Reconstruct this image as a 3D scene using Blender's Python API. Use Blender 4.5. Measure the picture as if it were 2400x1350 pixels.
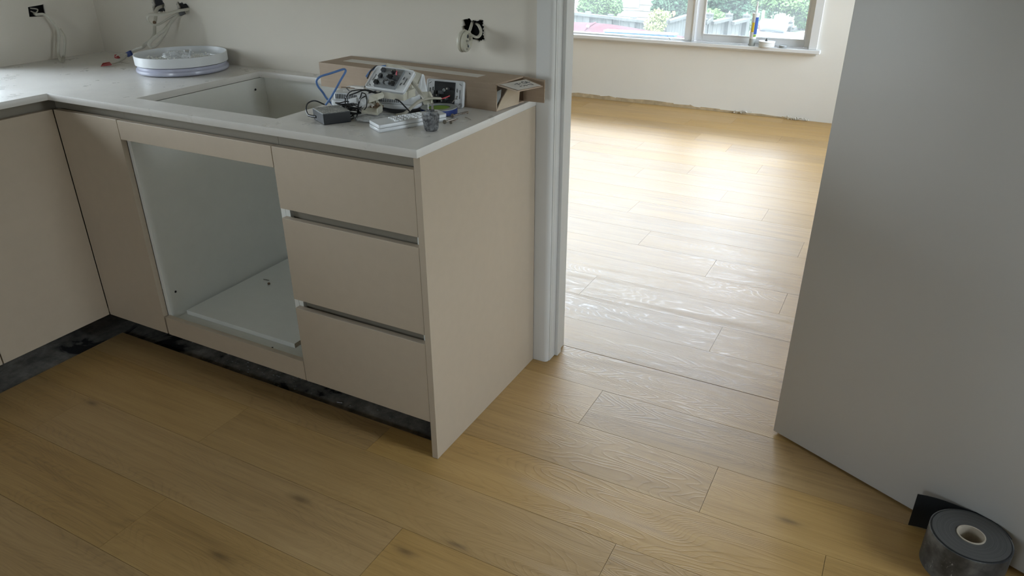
import bpy, bmesh, math, random
from mathutils import Vector, Matrix, Euler
random.seed(7)
S = bpy.context.scene
COL = S.collection
for o in list(bpy.data.objects): bpy.data.objects.remove(o)

# ------------------------------------------------------------------ camera
cam_d = bpy.data.cameras.new('camera'); cam = bpy.data.objects.new('camera', cam_d); COL.objects.link(cam)
cam_d.sensor_width = 36.0; cam_d.lens = 1727.56 / 2400 * 36.0; cam_d.clip_start = 0.05; cam_d.clip_end = 300
R_ = Vector((0.88325585, 0.46887864, -0.00345369)); U_ = Vector((-0.20572077, 0.39412687, 0.895736)); F_ = Vector((-0.42135267, 0.79045356, -0.44457293))
M_ = Matrix((( R_.x, U_.x, -F_.x, 0.96797), (R_.y, U_.y, -F_.y, -1.36538), (R_.z, U_.z, -F_.z, 1.36593), (0, 0, 0, 1)))
cam.matrix_world = M_
S.camera = cam
S.view_settings.view_transform = 'Standard'; S.view_settings.look = 'None'
S.view_settings.gamma = 1.0; S.view_settings.use_curve_mapping = False
S.view_settings.exposure = 0.47

# ------------------------------------------------------------------ sky (bright overcast)
SKY = 22.0
W = bpy.data.worlds.new('World'); S.world = W; W.use_nodes = True
wn = W.node_tree; wn.nodes.clear()
wo = wn.nodes.new('ShaderNodeOutputWorld'); wb = wn.nodes.new('ShaderNodeBackground')
tc = wn.nodes.new('ShaderNodeTexCoord'); sx = wn.nodes.new('ShaderNodeSeparateXYZ'); mr = wn.nodes.new('ShaderNodeMapRange')
cr = wn.nodes.new('ShaderNodeValToRGB')
wn.links.new(tc.outputs['Generated'], sx.inputs[0]); wn.links.new(sx.outputs['Z'], mr.inputs['Value'])
mr.inputs['From Min'].default_value = 0.0; mr.inputs['From Max'].default_value = 1.0
wn.links.new(mr.outputs[0], cr.inputs[0])
cr.color_ramp.elements[0].color = (0.365, 0.375, 0.395, 1); cr.color_ramp.elements[1].color = (0.88, 0.955, 1.13, 1)
wn.links.new(cr.outputs[0], wb.inputs['Color']); wb.inputs['Strength'].default_value = SKY
wn.links.new(wb.outputs[0], wo.inputs[0])

def portal(name, loc, rot, sx_, sy_):
    l = bpy.data.lights.new(name, 'AREA'); l.shape = 'RECTANGLE'; l.size = sx_; l.size_y = sy_
    l.cycles.is_portal = True
    o = bpy.data.objects.new(name, l); COL.objects.link(o); o.location = loc; o.rotation_euler = rot
    return o
# daylight enters through the real window openings (portals only guide sampling, they give no light)
WINF = (-3.00, 0.245, 0.495, 2.62)      # far room window  x0 x1 z0 z1
WINL = (-1.60, 0.17, 0.93, 1.42)      # splashback window in the left wall  y0 y1 z0 z1
WINK = (-0.45, 0.28, 0.95, 1.62)      # kitchen window in the front wall x0 x1 z0 z1
WINR = (-0.20, 0.24, 0.40, 2.10)      # window in the right wall y0 y1 z0 z1
WINS = (2.30, 4.55, 0.60, 2.45)       # side windows of the far room y0 y1 z0 z1
portal('portal_far', ((WINF[0]+WINF[1])/2, 4.86, (WINF[2]+WINF[3])/2), (-math.pi/2, 0, 0), WINF[1]-WINF[0], WINF[3]-WINF[2])
portal('portal_left', (-2.06, (WINL[0]+WINL[1])/2, (WINL[2]+WINL[3])/2), (0, -math.pi/2, 0), WINL[3]-WINL[2], WINL[1]-WINL[0])
portal('portal_front', ((WINK[0]+WINK[1])/2, -3.42, (WINK[2]+WINK[3])/2), (math.pi/2, 0, 0), WINK[1]-WINK[0], WINK[3]-WINK[2])
portal('portal_right', (2.12, (WINR[0]+WINR[1])/2, (WINR[2]+WINR[3])/2), (0, math.pi/2, 0), WINR[3]-WINR[2], WINR[1]-WINR[0])
portal('portal_side', (2.58, (WINS[0]+WINS[1])/2, (WINS[2]+WINS[3])/2), (0, math.pi/2, 0), WINS[3]-WINS[2], WINS[1]-WINS[0])

# ------------------------------------------------------------------ materials
class NT:
    def __init__(s, name):
        s.m = bpy.data.materials.new(name); s.m.use_nodes = True; s.t = s.m.node_tree; s.n = s.t.nodes
        s.b = s.n['Principled BSDF']; s.o = s.n['Material Output']
    def add(s, typ, **kw):
        n = s.n.new(typ)
        for k, v in kw.items(): setattr(n, k, v)
        return n
    def l(s, a, b): s.t.links.new(a, b)
    def math(s, op, a, b=None):
        n = s.n.new('ShaderNodeMath'); n.operation = op
        for i, v in enumerate((a, b)):
            if v is None: continue
            if isinstance(v, (int, float)): n.inputs[i].default_value = v
            else: s.l(v, n.inputs[i])
        return n.outputs[0]
    def coords(s, scale, off=None):
        c = s.n.new('ShaderNodeTexCoord'); m = s.n.new('ShaderNodeMapping'); s.l(c.outputs['Object'], m.inputs[0])
        m.inputs['Scale'].default_value = scale
        return m
    def noise(s, vec, scale=1, detail=2, rough=.5, dist=0):
        n = s.n.new('ShaderNodeTexNoise'); n.inputs['Scale'].default_value = scale; n.inputs['Detail'].default_value = detail
        n.inputs['Roughness'].default_value = rough; n.inputs['Distortion'].default_value = dist
        s.l(vec, n.inputs['Vector']); return n.outputs['Fac']
    def ramp(s, fac, stops):
        r = s.n.new('ShaderNodeValToRGB'); e = r.color_ramp.elements
        while len(e) < len(stops): e.new(.5)
        for i, (p, c) in enumerate(stops):
            e[i].position = p; e[i].color = (c[0], c[1], c[2], 1) if not isinstance(c, (int, float)) else (c, c, c, 1)
        s.l(fac, r.inputs[0]); return r.outputs[0]
    def bump(s, h, strength=.2, dist=.001):
        b = s.n.new('ShaderNodeBump'); b.inputs['Strength'].default_value = strength; b.inputs['Distance'].default_value = dist
        s.l(h, b.inputs['Height']); s.l(b.outputs[0], s.b.inputs['Normal']); return b

def plain(name, col, rough=.5, metal=0, spec=.5, nscale=40, var=.04, bump=.0, sub=0, alpha=None, trans=0):
    t = NT(name); v = t.coords((1, 1, 1))
    f = t.noise(v.outputs[0], nscale, 3)
    lo = [max(0, c * (1 - var)) for c in col]; hi = [min(1, c * (1 + var)) for c in col]
    t.l(t.ramp(f, [(.3, lo), (.7, hi)]), t.b.inputs['Base Color'])
    t.b.inputs['Roughness'].default_value = rough; t.b.inputs['Metallic'].default_value = metal
    t.b.inputs['Specular IOR Level'].default_value = spec
    if trans: t.b.inputs['Transmission Weight'].default_value = trans
    if bump: t.bump(f, bump, .0006)
    return t.m

def dusty(name, col, dust, amt=.5, scale=160, rough=.45, side=.0):
    t = NT(name); v = t.coords((1, 1, 1)); g = t.add('ShaderNodeNewGeometry'); s3 = t.add('ShaderNodeSeparateXYZ')
    t.l(g.outputs['Normal'], s3.inputs[0])
    f = t.noise(v.outputs[0], scale, 5, .7); f2 = t.noise(v.outputs[0], 22, 3, .6)
    up = t.math('MAXIMUM', s3.outputs['Z'], side)
    k = t.math('MULTIPLY', t.math('MULTIPLY', t.ramp(f, [(.42, .12), (.56, 1.)]), t.ramp(f2, [(.35, .45), (.65, 1.)])), t.math('MULTIPLY', up, amt))
    mx = t.add('ShaderNodeMix', data_type='RGBA'); mx.inputs[6].default_value = (*col, 1); mx.inputs[7].default_value = (*dust, 1)
    t.l(k, mx.inputs[0]); t.l(mx.outputs[2], t.b.inputs['Base Color']); t.b.inputs['Roughness'].default_value = rough
    return t.m

def oak():
    t = NT('oak_plank'); c = t.add('ShaderNodeTexCoord'); oi = t.add('ShaderNodeObjectInfo')
    s3 = t.add('ShaderNodeSeparateXYZ'); t.l(c.outputs['Object'], s3.inputs[0])
    rnd = oi.outputs['Random']
    X = t.math('ADD', s3.outputs['X'], t.math('MULTIPLY', rnd, 37.)); Y = t.math('ADD', s3.outputs['Y'], t.math('MULTIPLY', rnd, 91.))
    def vec(a, b):
        q = t.add('ShaderNodeCombineXYZ'); t.l(t.math('MULTIPLY', X, a), q.inputs[0]); t.l(t.math('MULTIPLY', Y, b), q.inputs[1]); t.l(t.math('MULTIPLY', rnd, 17.), q.inputs[2]); return q.outputs[0]
    n1 = t.noise(vec(1.6, 8.0), 1, 1.5, .45, .25)
    ring = t.math('FRACT', t.math('MULTIPLY', n1, 46.))
    ringl = t.ramp(ring, [(0., 1.), (.18, .35), (.55, .05), (.85, .25), (1., 1.)])
    amp = t.ramp(t.noise(vec(.9, 4.), 1, 2), [(.36, .15), (.56, 1.)])
    ringa = t.math('MULTIPLY', ringl, amp)
    fib = t.noise(vec(7., 330.), 1, 3, .6)
    fib2 = t.noise(vec(2.2, 60.), 1, 3, .6)
    tone = t.noise(vec(.8, 5.), 1, 3, .55)
    f = t.math('ADD', t.math('MULTIPLY', fib, .35), t.math('ADD', t.math('MULTIPLY', fib2, .35), t.math('MULTIPLY', tone, .30)))
    f = t.math('SUBTRACT', f, t.math('MULTIPLY', ringa, .09))
    colr = t.ramp(f, [(.28, (.25, .147, .050)), (.45, (.39, .240, .088)), (.60, (.46, .295, .116)), (.78, (.52, .345, .145))])
    # per plank tone
    hv = t.add('ShaderNodeHueSaturation'); t.l(colr, hv.inputs['Color'])
    wn_ = t.add('ShaderNodeTexWhiteNoise', noise_dimensions='1D'); t.l(rnd, wn_.inputs['W'])
    t.l(t.math('ADD', t.math('MULTIPLY', wn_.outputs['Value'], .12), .94), hv.inputs['Value'])
    t.l(t.math('ADD', t.math('MULTIPLY', rnd, .12), .96), hv.inputs['Saturation'])
    # the knots of the photographed boards, at their places on the floor
    knots = [(-.233, -.306, .050, .017), (-.27, -.546, .055, .016), (.118, -.326, .040, .014), (.217, -.250, .045, .011), (.923, .211, .045, .015), (-1.125, -.283, .035, .012), (.815, .86, .05, .012)]
    tot = None
    wob = t.noise(c.outputs['Object'], 28, 3, .6)
    for kx, ky, rx, ry in knots:
        dx = t.math('MULTIPLY', t.math('SUBTRACT', s3.outputs['X'], kx), 1 / rx); dy = t.math('MULTIPLY', t.math('SUBTRACT', s3.outputs['Y'], ky), 1 / ry)
        d = t.math('ADD', t.math('MULTIPLY', dx, dx), t.math('MULTIPLY', dy, dy)); d = t.math('MULTIPLY', d, t.math('MULTIPLY', wob, 2.2))
        g = t.math('POWER', 2.718, t.math('MULTIPLY', d, -2.0)); tot = g if tot is None else t.math('ADD', tot, g)
    mx = t.add('ShaderNodeMix', data_type='RGBA', blend_type='MULTIPLY'); t.l(t.math('MULTIPLY', tot, t.math('ADD', t.math('MULTIPLY', fib2, .9), .35)), mx.inputs[0])
    t.l(hv.outputs[0], mx.inputs[6]); mx.inputs[7].default_value = (.36, .33, .30, 1)
    t.l(mx.outputs[2], t.b.inputs['Base Color'])
    rg = t.math('ADD', .40, t.math('SUBTRACT', t.math('MULTIPLY', fib2, .12), t.math('MULTIPLY', ringa, .13)))
    t.l(rg, t.b.inputs['Roughness']); t.b.inputs['Specular IOR Level'].default_value = .88
    h = t.math('ADD', t.math('MULTIPLY', fib, .30), t.math('MULTIPLY', ringa, .8))
    t.bump(h, .45, .0006)
    return t.m

def quartz():
    t = NT('quartz_benchtop'); v = t.coords((1, 1, 1))
    n = t.noise(v.outputs[0], 5.5, 6, .65, 1.6); vein = t.math('ABSOLUTE', t.math('SUBTRACT', n, .5))
    m = t.noise(v.outputs[0], 3.0, 2, .5); m2 = t.ramp(m, [(.50, 0.), (.66, 1.)])
    k = t.math('MULTIPLY', t.ramp(vein, [(0., 1.), (.007, .35), (.016, 0.)]), m2)
    cloud = t.noise(v.outputs[0], 9, 4, .6)
    base = t.ramp(cloud, [(.3, (.68, .65, .60)), (.7, (.74, .71, .655))])
    mx = t.add('ShaderNodeMix', data_type='RGBA'); t.l(t.math('MULTIPLY', k, .16), mx.inputs[0]); t.l(base, mx.inputs[6]); mx.inputs[7].default_value = (.36, .34, .31, 1)
    t.l(mx.outputs[2], t.b.inputs['Base Color'])
    sm = t.noise(v.outputs[0], 14, 4, .6); t.l(t.ramp(sm, [(.3, .26), (.7, .38)]), t.b.inputs['Roughness'])
    return t.m

def subfloor():
    t = NT('old_subfloor'); v = t.coords((1, 1, 1))
    a = t.noise(v.outputs[0], 5.5, 5, .62, .6); b = t.noise(v.outputs[0], 30, 5, .7)
    c1 = t.ramp(a, [(.42, (.005, .005, .006)), (.46, (.16, .15, .13)), (.64, (.36, .33, .28))])
    mx = t.add('ShaderNodeMix', data_type='RGBA', blend_type='MULTIPLY'); mx.inputs[0].default_value = .7; t.l(c1, mx.inputs[6]); t.l(t.ramp(b, [(.35, .35), (.65, 1.)]), mx.inputs[7])
    t.l(mx.outputs[2], t.b.inputs['Base Color']); t.b.inputs['Roughness'].default_value = .8; t.bump(b, .5, .003)
    return t.m

def cardboard():
    t = NT('cardboard'); v = t.coords((1, 1, 1)); a = t.noise(v.outputs[0], 9, 4, .6); vs = t.coords((3, 3, 160)); b = t.noise(vs.outputs[0], 2, 2)
    f = t.math('ADD', t.math('MULTIPLY', a, .7), t.math('MULTIPLY', b, .3))
    t.l(t.ramp(f, [(.3, (.35, .255, .175)), (.7, (.43, .325, .23))]), t.b.inputs['Base Color']); t.b.inputs['Roughness'].default_value = .62
    t.bump(b, .12, .0006); return t.m

def thin_glass(name, tint=(.93, .97, .97), gl=.02):
    t = NT(name); t.n.remove(t.b)
    tr = t.add('ShaderNodeBsdfTransparent'); tr.inputs[0].default_value = (*tint, 1); gs = t.add('ShaderNodeBsdfGlossy'); gs.inputs['Roughness'].default_value = .02
    fr = t.add('ShaderNodeFresnel'); fr.inputs[0].default_value = 1.45; mx = t.add('ShaderNodeMixShader')
    df = t.add('ShaderNodeBsdfTranslucent'); df.inputs[0].default_value = (.85, .92, .93, 1)
    m2 = t.add('ShaderNodeMixShader')
    nz = t.noise(t.coords((1, 1, 1)).outputs[0], 3, 3); t.l(t.ramp(nz, [(.3, gl * .7), (.7, gl * 1.3)]), m2.inputs[0])
    t.l(tr.outputs[0], m2.inputs[1]); t.l(df.outputs[0], m2.inputs[2])
    t.l(fr.outputs[0], mx.inputs[0]); t.l(m2.outputs[0], mx.inputs[1]); t.l(gs.outputs[0], mx.inputs[2]); t.l(mx.outputs[0], t.o.inputs[0])
    return t.m

def clear_plastic(name, op=.35):
    t = NT(name); t.n.remove(t.b)
    tr = t.add('ShaderNodeBsdfTransparent'); pr = t.add('ShaderNodeBsdfPrincipled'); pr.inputs['Base Color'].default_value = (.72, .73, .72, 1); pr.inputs['Roughness'].default_value = .12
    mx = t.add('ShaderNodeMixShader'); nz = t.noise(t.coords((1, 1, 1)).outputs[0], 60, 4, .6)
    t.l(t.ramp(nz, [(.35, op * .7), (.7, min(1, op * 1.6))]), mx.inputs[0]); t.l(tr.outputs[0], mx.inputs[1]); t.l(pr.outputs[0], mx.inputs[2]); t.l(mx.outputs[0], t.o.inputs[0])
    return t.m

def foliage(name, a, b):
    t = NT(name); oi = t.noise(t.coords((1, 1, 1)).outputs[0], 2.2, 3)
    t.l(t.ramp(oi, [(.3, a), (.7, b)]), t.b.inputs['Base Color']); t.b.inputs['Roughness'].default_value = .8; t.b.inputs['Specular IOR Level'].default_value = .15
    return t.m

def tape_side():
    t = NT('tape_roll_scuffed'); v = t.coords((1, 1, 1)); a = t.noise(v.outputs[0], 14, 4, .6); vs = t.coords((1, 1, .35)); b = t.noise(vs.outputs[0], 170, 4, .75, 1.2)
    m = t.ramp(t.noise(v.outputs[0], 26, 2), [(.52, 0.), (.62, 1.)])
    c = t.ramp(a, [(.35, (.018, .018, .018)), (.5, (.06, .06, .058)), (.66, (.15, .148, .14))])
    k = t.math('MULTIPLY', t.ramp(b, [(.60, 0.), (.66, 1.)]), m)
    mx = t.add('ShaderNodeMix', data_type='RGBA'); t.l(k, mx.inputs[0]); t.l(c, mx.inputs[6]); mx.inputs[7].default_value = (.45, .45, .43, 1)
    t.l(mx.outputs[2], t.b.inputs['Base Color']); t.b.inputs['Roughness'].default_value = .42; return t.m

def tape_top():
    t = NT('tape_roll_windings'); c = t.add('ShaderNodeTexCoord'); s3 = t.add('ShaderNodeSeparateXYZ'); t.l(c.outputs['Object'], s3.inputs[0])
    dx = t.math('SUBTRACT', s3.outputs[0], 1.303); dy = t.math('SUBTRACT', s3.outputs[1], .245)
    r = t.math('SQRT', t.math('ADD', t.math('MULTIPLY', dx, dx), t.math('MULTIPLY', dy, dy)))
    q = t.add('ShaderNodeCombineXYZ'); t.l(r, q.inputs[0]); n = t.noise(q.outputs[0], 420, 3, .6)
    t.l(t.ramp(n, [(.35, (.045, .043, .040)), (.65, (.088, .084, .078))]), t.b.inputs['Base Color']); t.b.inputs['Roughness'].default_value = .65
    t.bump(n, .4, .001); return t.m

def wood(name, a, b):
    t = NT(name); v = t.coords((14, 14, .9)); n = t.noise(v.outputs[0], 3, 4, .6)
    t.l(t.ramp(n, [(.3, a), (.7, b)]), t.b.inputs['Base Color']); t.b.inputs['Roughness'].default_value = .85; t.bump(n, .3, .004); return t.m

M = dict(
 wall=plain('wall_paint_warm_white', (.62, .60, .55), .75, nscale=3, var=.02, bump=.0),
 wall_far=plain('wall_paint_cream', (.74, .715, .665), .7, nscale=2, var=.02),
 wall_kitchen=plain('wall_paint_kitchen', (.68, .625, .535), .7, nscale=2, var=.02),
 ceil=plain('ceiling_paint', (.78, .78, .76), .8),
 trim=plain('trim_gloss_white', (.66, .65, .62), .35, nscale=6, var=.02),
 trim_w=plain('window_trim_white', (.70, .70, .70), .35, nscale=6, var=.02),
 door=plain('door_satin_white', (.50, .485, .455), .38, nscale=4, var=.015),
 lam=plain('greige_laminate', (.485, .40, .298), .46, nscale=30, var=.02),
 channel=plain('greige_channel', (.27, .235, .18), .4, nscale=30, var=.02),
 mel=plain('white_melamine', (.76, .755, .70), .38, nscale=20, var=.015),
 chip=plain('raw_chipboard_edge', (.36, .29, .21), .8, nscale=300, var=.3),
 oak=oak(), quartz=quartz(), sub=subfloor(), card=cardboard(),
 card_in=plain('cardboard_pale_inside', (.52, .42, .30), .6, nscale=20, var=.06),
 paper=plain('paper_label', (.66, .62, .56), .6, nscale=50, var=.03),
 black=plain('black_plastic', (.012, .013, .014), .35, nscale=30, var=.1),
 blackc=plain('black_cable', (.010, .010, .011), .4, nscale=60, var=.1),
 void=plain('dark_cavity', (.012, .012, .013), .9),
 white=plain('white_plastic', (.72, .73, .73), .32, nscale=20, var=.02),
 lav=plain('lavender_white_plastic', (.56, .57, .68), .2, nscale=14, var=.05, trans=.15),
 cream=plain('cream_plastic', (.56, .53, .43), .4, nscale=40, var=.06),
 dirt=plain('brown_dirty_plastic', (.16, .10, .055), .7, nscale=150, var=.5),
 grey=plain('grey_plastic', (.24, .25, .25), .45, nscale=60, var=.1),
 dgrey=plain('dark_grey_plastic', (.05, .052, .055), .5, nscale=60, var=.15),
 cable=plain('cream_flat_cable', (.50, .47, .39), .42, nscale=60, var=.06),
 blue=plain('blue_cable_sheath', (.10, .20, .43), .35, nscale=60, var=.08),
 bluet=plain('blue_tape', (.012, .035, .17), .35, nscale=50, var=.1),
 green=plain('lime_green_card', (.20, .33, .03), .6, nscale=50, var=.06),
 greyr=plain('grey_tape_side', (.34, .36, .35), .5, nscale=50, var=.05),
 red=plain('red_tape', (.26, .018, .018), .45, nscale=60, var=.1),
 pink=plain('pink_red_wire', (.62, .09, .11), .4, nscale=60, var=.1),
 metal=plain('bright_metal', (.55, .54, .52), .3, 1.0, nscale=80, var=.15),
 screw=plain('tarnished_screw_metal', (.30, .26, .22), .35, .9, nscale=200, var=.3),
 dustb=dusty('dusty_black_plastic', (.012, .013, .014), (.62, .62, .57), .95, 420),
 dustg=dusty('plaster_smeared_black_plastic', (.022, .023, .025), (.75, .75, .75), 1.0, 120, .3, .32),
 clear=clear_plastic('clear_bag_plastic', .38), clearw=clear_plastic('milky_bag_plastic', .7),
 bead=plain('white_granules', (.78, .77, .72), .6, nscale=200, var=.1),
 plaster=plain('raw_plaster', (.55, .52, .46), .9, nscale=120, var=.2, bump=.4),
 torn=plain('exposed_brown_plasterboard', (.45, .35, .22), .85, nscale=22, var=.18),
 glass=thin_glass('hazy_window_glass', gl=.04), glassc=thin_glass('clear_window_glass', gl=.004),
 tside=tape_side(), ttop=tape_top(), kraft=plain('cardboard_core', (.40, .34, .26), .7, nscale=60, var=.08),
 fence=wood('weathered_paling', (.050, .053, .048), (.10, .103, .094)), fencep=wood('pale_fence_post', (.030, .031, .027), (.055, .056, .048)),
 board=plain('cream_weatherboard', (.16, .152, .132), .7, spec=.1, nscale=3, var=.04),
 carred=plain('faded_red_paint', (.038, .010, .012), .9, spec=.1, nscale=4, var=.25), carwhite=plain('white_car_paint', (.20, .21, .22), .5, spec=.2),
 skyblue=plain('bright_blue_sheet', (.010, .065, .22), .7, spec=.2, nscale=5, var=.1),
 ground=plain('dry_grass_ground', (.05, .055, .03), .9, nscale=1.5, var=.3), conc=plain('concrete_path', (.45, .45, .43), .8, nscale=4, var=.1),
 leafA=foliage('leaves_mid_green', (.026, .058, .015), (.070, .115, .036)), leafB=foliage('leaves_dark_green', (.013, .033, .016), (.038, .070, .034)),
 leafC=foliage('leaves_yellow_green', (.09, .14, .03), (.22, .24, .09)), bark=wood('bark', (.10, .08, .06), (.2, .17, .13)),
 roofd=plain('grey_roofing', (.14, .14, .14), .6), yellow=plain('yellow_label', (.75, .55, .03), .4), blued=plain('deep_blue_label', (.02, .07, .30), .35),
 orange=plain('orange_cloth', (.7, .3, .05), .7), capg=plain('cap_grey', (.25, .26, .26), .4),
)

# ------------------------------------------------------------------ mesh helpers
def link(name, me, mat, parent=None, smooth=False):
    me.materials.clear()
    for m in (mat if isinstance(mat, (list, tuple)) else [mat]): me.materials.append(M[m])
    if smooth:
        for p in me.polygons: p.use_smooth = True
    o = bpy.data.objects.new(name, me); COL.objects.link(o)
    if parent is not None:
        o.parent = parent; o.matrix_parent_inverse = parent_world(parent).inverted()
    return o
def parent_world(o):
    m = o.matrix_basis.copy()
    if o.parent is not None: m = parent_world(o.parent) @ o.matrix_parent_inverse @ m
    return m
def thing(name, label, cat, loc=(0, 0, 0), group=None):
    o = bpy.data.objects.new(name, None); COL.objects.link(o); o.location = loc; o.empty_display_size = .05
    o['label'] = label; o['category'] = cat
    if group: o['group'] = group
    return o
def tag(o, label, cat, group=None):
    o['label'] = label; o['category'] = cat
    if group: o['group'] = group
    return o
def struct(o): o['kind'] = 'structure'; return o
def lab(o, s): o['label'] = s; return o

class MB:
    """collects shapes into ONE bmesh"""
    def __init__(s): s.b = bmesh.new()
    def box(s, x0, x1, y0, y1, z0, z1, bev=0, mi=0, mat=None):
        bm = bmesh.new(); bmesh.ops.create_cube(bm, size=1)
        for v in bm.verts: v.co = Vector(((x0+x1)/2 + v.co.x*(x1-x0), (y0+y1)/2 + v.co.y*(y1-y0), (z0+z1)/2 + v.co.z*(z1-z0)))
        if bev: bmesh.ops.bevel(bm, geom=list(bm.edges), offset=bev, segments=2, profile=.5, affect='EDGES')
        return s.merge(bm, mi, mat)
    def obox(s, c, u, v, w, su, sv, sw, bev=0, mi=0):
        """box centred at c with half axes along unit u v w"""
        u = Vector(u).normalized(); v = Vector(v); v = (v - v.dot(u)*u).normalized(); w = u.cross(v)
        bm = bmesh.new(); bmesh.ops.create_cube(bm, size=1)
        for q in bm.verts: q.co = Vector((q.co.x*su, q.co.y*sv, q.co.z*sw))
        if bev: bmesh.ops.bevel(bm, geom=list(bm.edges), offset=bev, segments=2, profile=.5, affect='EDGES')
        m = Matrix(((u.x, v.x, w.x, c[0]), (u.y, v.y, w.y, c[1]), (u.z, v.z, w.z, c[2]), (0, 0, 0, 1)))
        return s.merge(bm, mi, m)
    def cyl(s, a, b, r0, r1=None, n=20, mi=0, bev=0):
        a = Vector(a); b = Vector(b); r1 = r0 if r1 is None else r1; d = b - a
        bm = bmesh.new(); bmesh.ops.create_cone(bm, cap_ends=True, segments=n, radius1=r0, radius2=max(r1, 1e-5), depth=d.length)
        if bev: bmesh.ops.bevel(bm, geom=[e for e in bm.edges if abs(e.verts[0].co.z - e.verts[1].co.z) < 1e-6], offset=bev, segments=2, profile=.5, affect='EDGES')
        m = Matrix.Translation((a+b)/2) @ d.to_track_quat('Z', 'Y').to_matrix().to_4x4()
        return s.merge(bm, mi, m)
    def lathe(s, prof, c=(0, 0, 0), axis=(0, 0, 1), n=48, mi=0, closed=False):
        bm = bmesh.new(); rings = []
        for r, z in prof: rings.append([bm.verts.new((r*math.cos(2*math.pi*i/n), r*math.sin(2*math.pi*i/n), z)) for i in range(n)])
        k = len(rings)
        for j in range(k if closed else k-1):
            a, b = rings[j], rings[(j+1) % k]
            for i in range(n): bm.faces.new((a[i], a[(i+1) % n], b[(i+1) % n], b[i]))
        if not closed:
            if prof[0][0] > 1e-6: bm.faces.new(rings[0][::-1])
            if prof[-1][0] > 1e-6: bm.faces.new(rings[-1])
        m = Matrix.Translation(c) @ Vector(axis).to_track_quat('Z', 'Y').to_matrix().to_4x4()
        return s.merge(bm, mi, m)
    def sphere(s, c, r, sub=1, mi=0, sc=(1, 1, 1)):
        bm = bmesh.new(); bmesh.ops.create_icosphere(bm, subdivisions=sub, radius=r)
        for v in bm.verts: v.co = Vector((v.co.x*sc[0], v.co.y*sc[1], v.co.z*sc[2])) + Vector(c)
        return s.merge(bm, mi, None)
    def poly(s, pts, faces, mi=0):
        bm = bmesh.new(); vs = [bm.verts.new(p) for p in pts]
        for f in faces: bm.faces.new([vs[i] for i in f])
        return s.merge(bm, mi, None)
    def prism(s, pts, d, mi=0):
        """polygon pts (3D, planar) extruded by vector d"""
        n = len(pts); d = Vector(d); P = [Vector(p) for p in pts] + [Vector(p) + d for p in pts]
        return s.poly(P, [list(range(n))[::-1], list(range(n, 2*n))] + [[i, (i+1) % n, n+(i+1) % n, n+i] for i in range(n)], mi)
    def tube(s, pts, a, b=None, n=8, sub=8, flat=(0, 0, 1), mi=0, cap=True, close=False):
        """Catmull-Rom tube; a = half width along `flat`-perpendicular, b = half thickness"""
        b = a if b is None else b; P = [Vector(p) for p in pts]; path = []
        N = len(P)
        rng = range(N) if close else range(N-1)
        for i in rng:
            if close: p0, p1, p2, p3 = P[i-1], P[i], P[(i+1) % N], P[(i+2) % N]
            else: p0, p1, p2, p3 = P[max(i-1, 0)], P[i], P[i+1], P[min(i+2, N-1)]
            for k in range(sub):
                t = k/sub; t2 = t*t; t3 = t2*t
                path.append(.5*((2*p1)+(-p0+p2)*t+(2*p0-5*p1+4*p2-p3)*t2+(-p0+3*p1-3*p2+p3)*t3))
        if not close: path.append(P[-1])
        bm = bmesh.new(); rings = []; K = len(path); nrm = None
        for i, p in enumerate(path):
            if close: t = path[(i+1) % K] - path[i-1]
            else: t = path[min(i+1, K-1)] - path[max(i-1, 0)]
            t.normalize()
            if nrm is None:
                nrm = Vector(flat); nrm = nrm - nrm.dot(t)*t
                if nrm.length < 1e-3: nrm = Vector((1, 0, 0)) - t*t.x
            nrm = (nrm - nrm.dot(t)*t).normalized(); bi = t.cross(nrm)
            rings.append([bm.verts.new(p + nrm*b*math.sin(2*math.pi*j/n) + bi*a*math.cos(2*math.pi*j/n)) for j in range(n)])
        for i in range(K if close else K-1):
            A, B = rings[i], rings[(i+1) % K]
            for j in range(n): bm.faces.new((A[j], A[(j+1) % n], B[(j+1) % n], B[j]))
        if cap and not close: bm.faces.new(rings[0][::-1]); bm.faces.new(rings[-1])
        return s.merge(bm, mi, None)
    def merge(s, bm, mi=0, mat=None):
        if mat is not None: bmesh.ops.transform(bm, matrix=mat, verts=bm.verts)
        for f in bm.faces: f.material_index = mi
        me = bpy.data.meshes.new('tmp'); bm.to_mesh(me); bm.free(); s.b.from_mesh(me); bpy.data.meshes.remove(me); return s
    def build(s, name, mat, parent=None, smooth=False, wn=False):
        bmesh.ops.recalc_face_normals(s.b, faces=s.b.faces)
        me = bpy.data.meshes.new(name); s.b.to_mesh(me); s.b.free()
        o = link(name, me, mat, parent, smooth)
        if smooth == 'auto' or smooth:
            me.set_sharp_from_angle(angle=math.radians(38))
        return o

def sheet(name, outer, holes, thick, mat, parent, frame):
    """flat plate with holes: 2-D outlines, thickness, frame = Matrix mapping (x,y,z) -> world"""
    cu = bpy.data.curves.new('tmpc', 'CURVE'); cu.dimensions = '2D'; cu.fill_mode = 'BOTH'; cu.extrude = thick/2
    for pl in [outer] + list(holes):
        sp = cu.splines.new('POLY'); sp.points.add(len(pl)-1)
        for i, p in enumerate(pl): sp.points[i].co = (p[0], p[1], 0, 1)
        sp.use_cyclic_u = True
    ob = bpy.data.objects.new('tmpo', cu); COL.objects.link(ob)
    dg = bpy.context.evaluated_depsgraph_get(); me = bpy.data.meshes.new_from_object(ob.evaluated_get(dg))
    bpy.data.objects.remove(ob); bpy.data.curves.remove(cu)
    bm = bmesh.new(); bm.from_mesh(me); bmesh.ops.remove_doubles(bm, verts=bm.verts, dist=1e-6); bmesh.ops.transform(bm, matrix=frame, verts=bm.verts)
    bmesh.ops.recalc_face_normals(bm, faces=bm.faces); bm.to_mesh(me); bm.free(); me.name = name
    return link(name, me, mat, parent)
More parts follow.
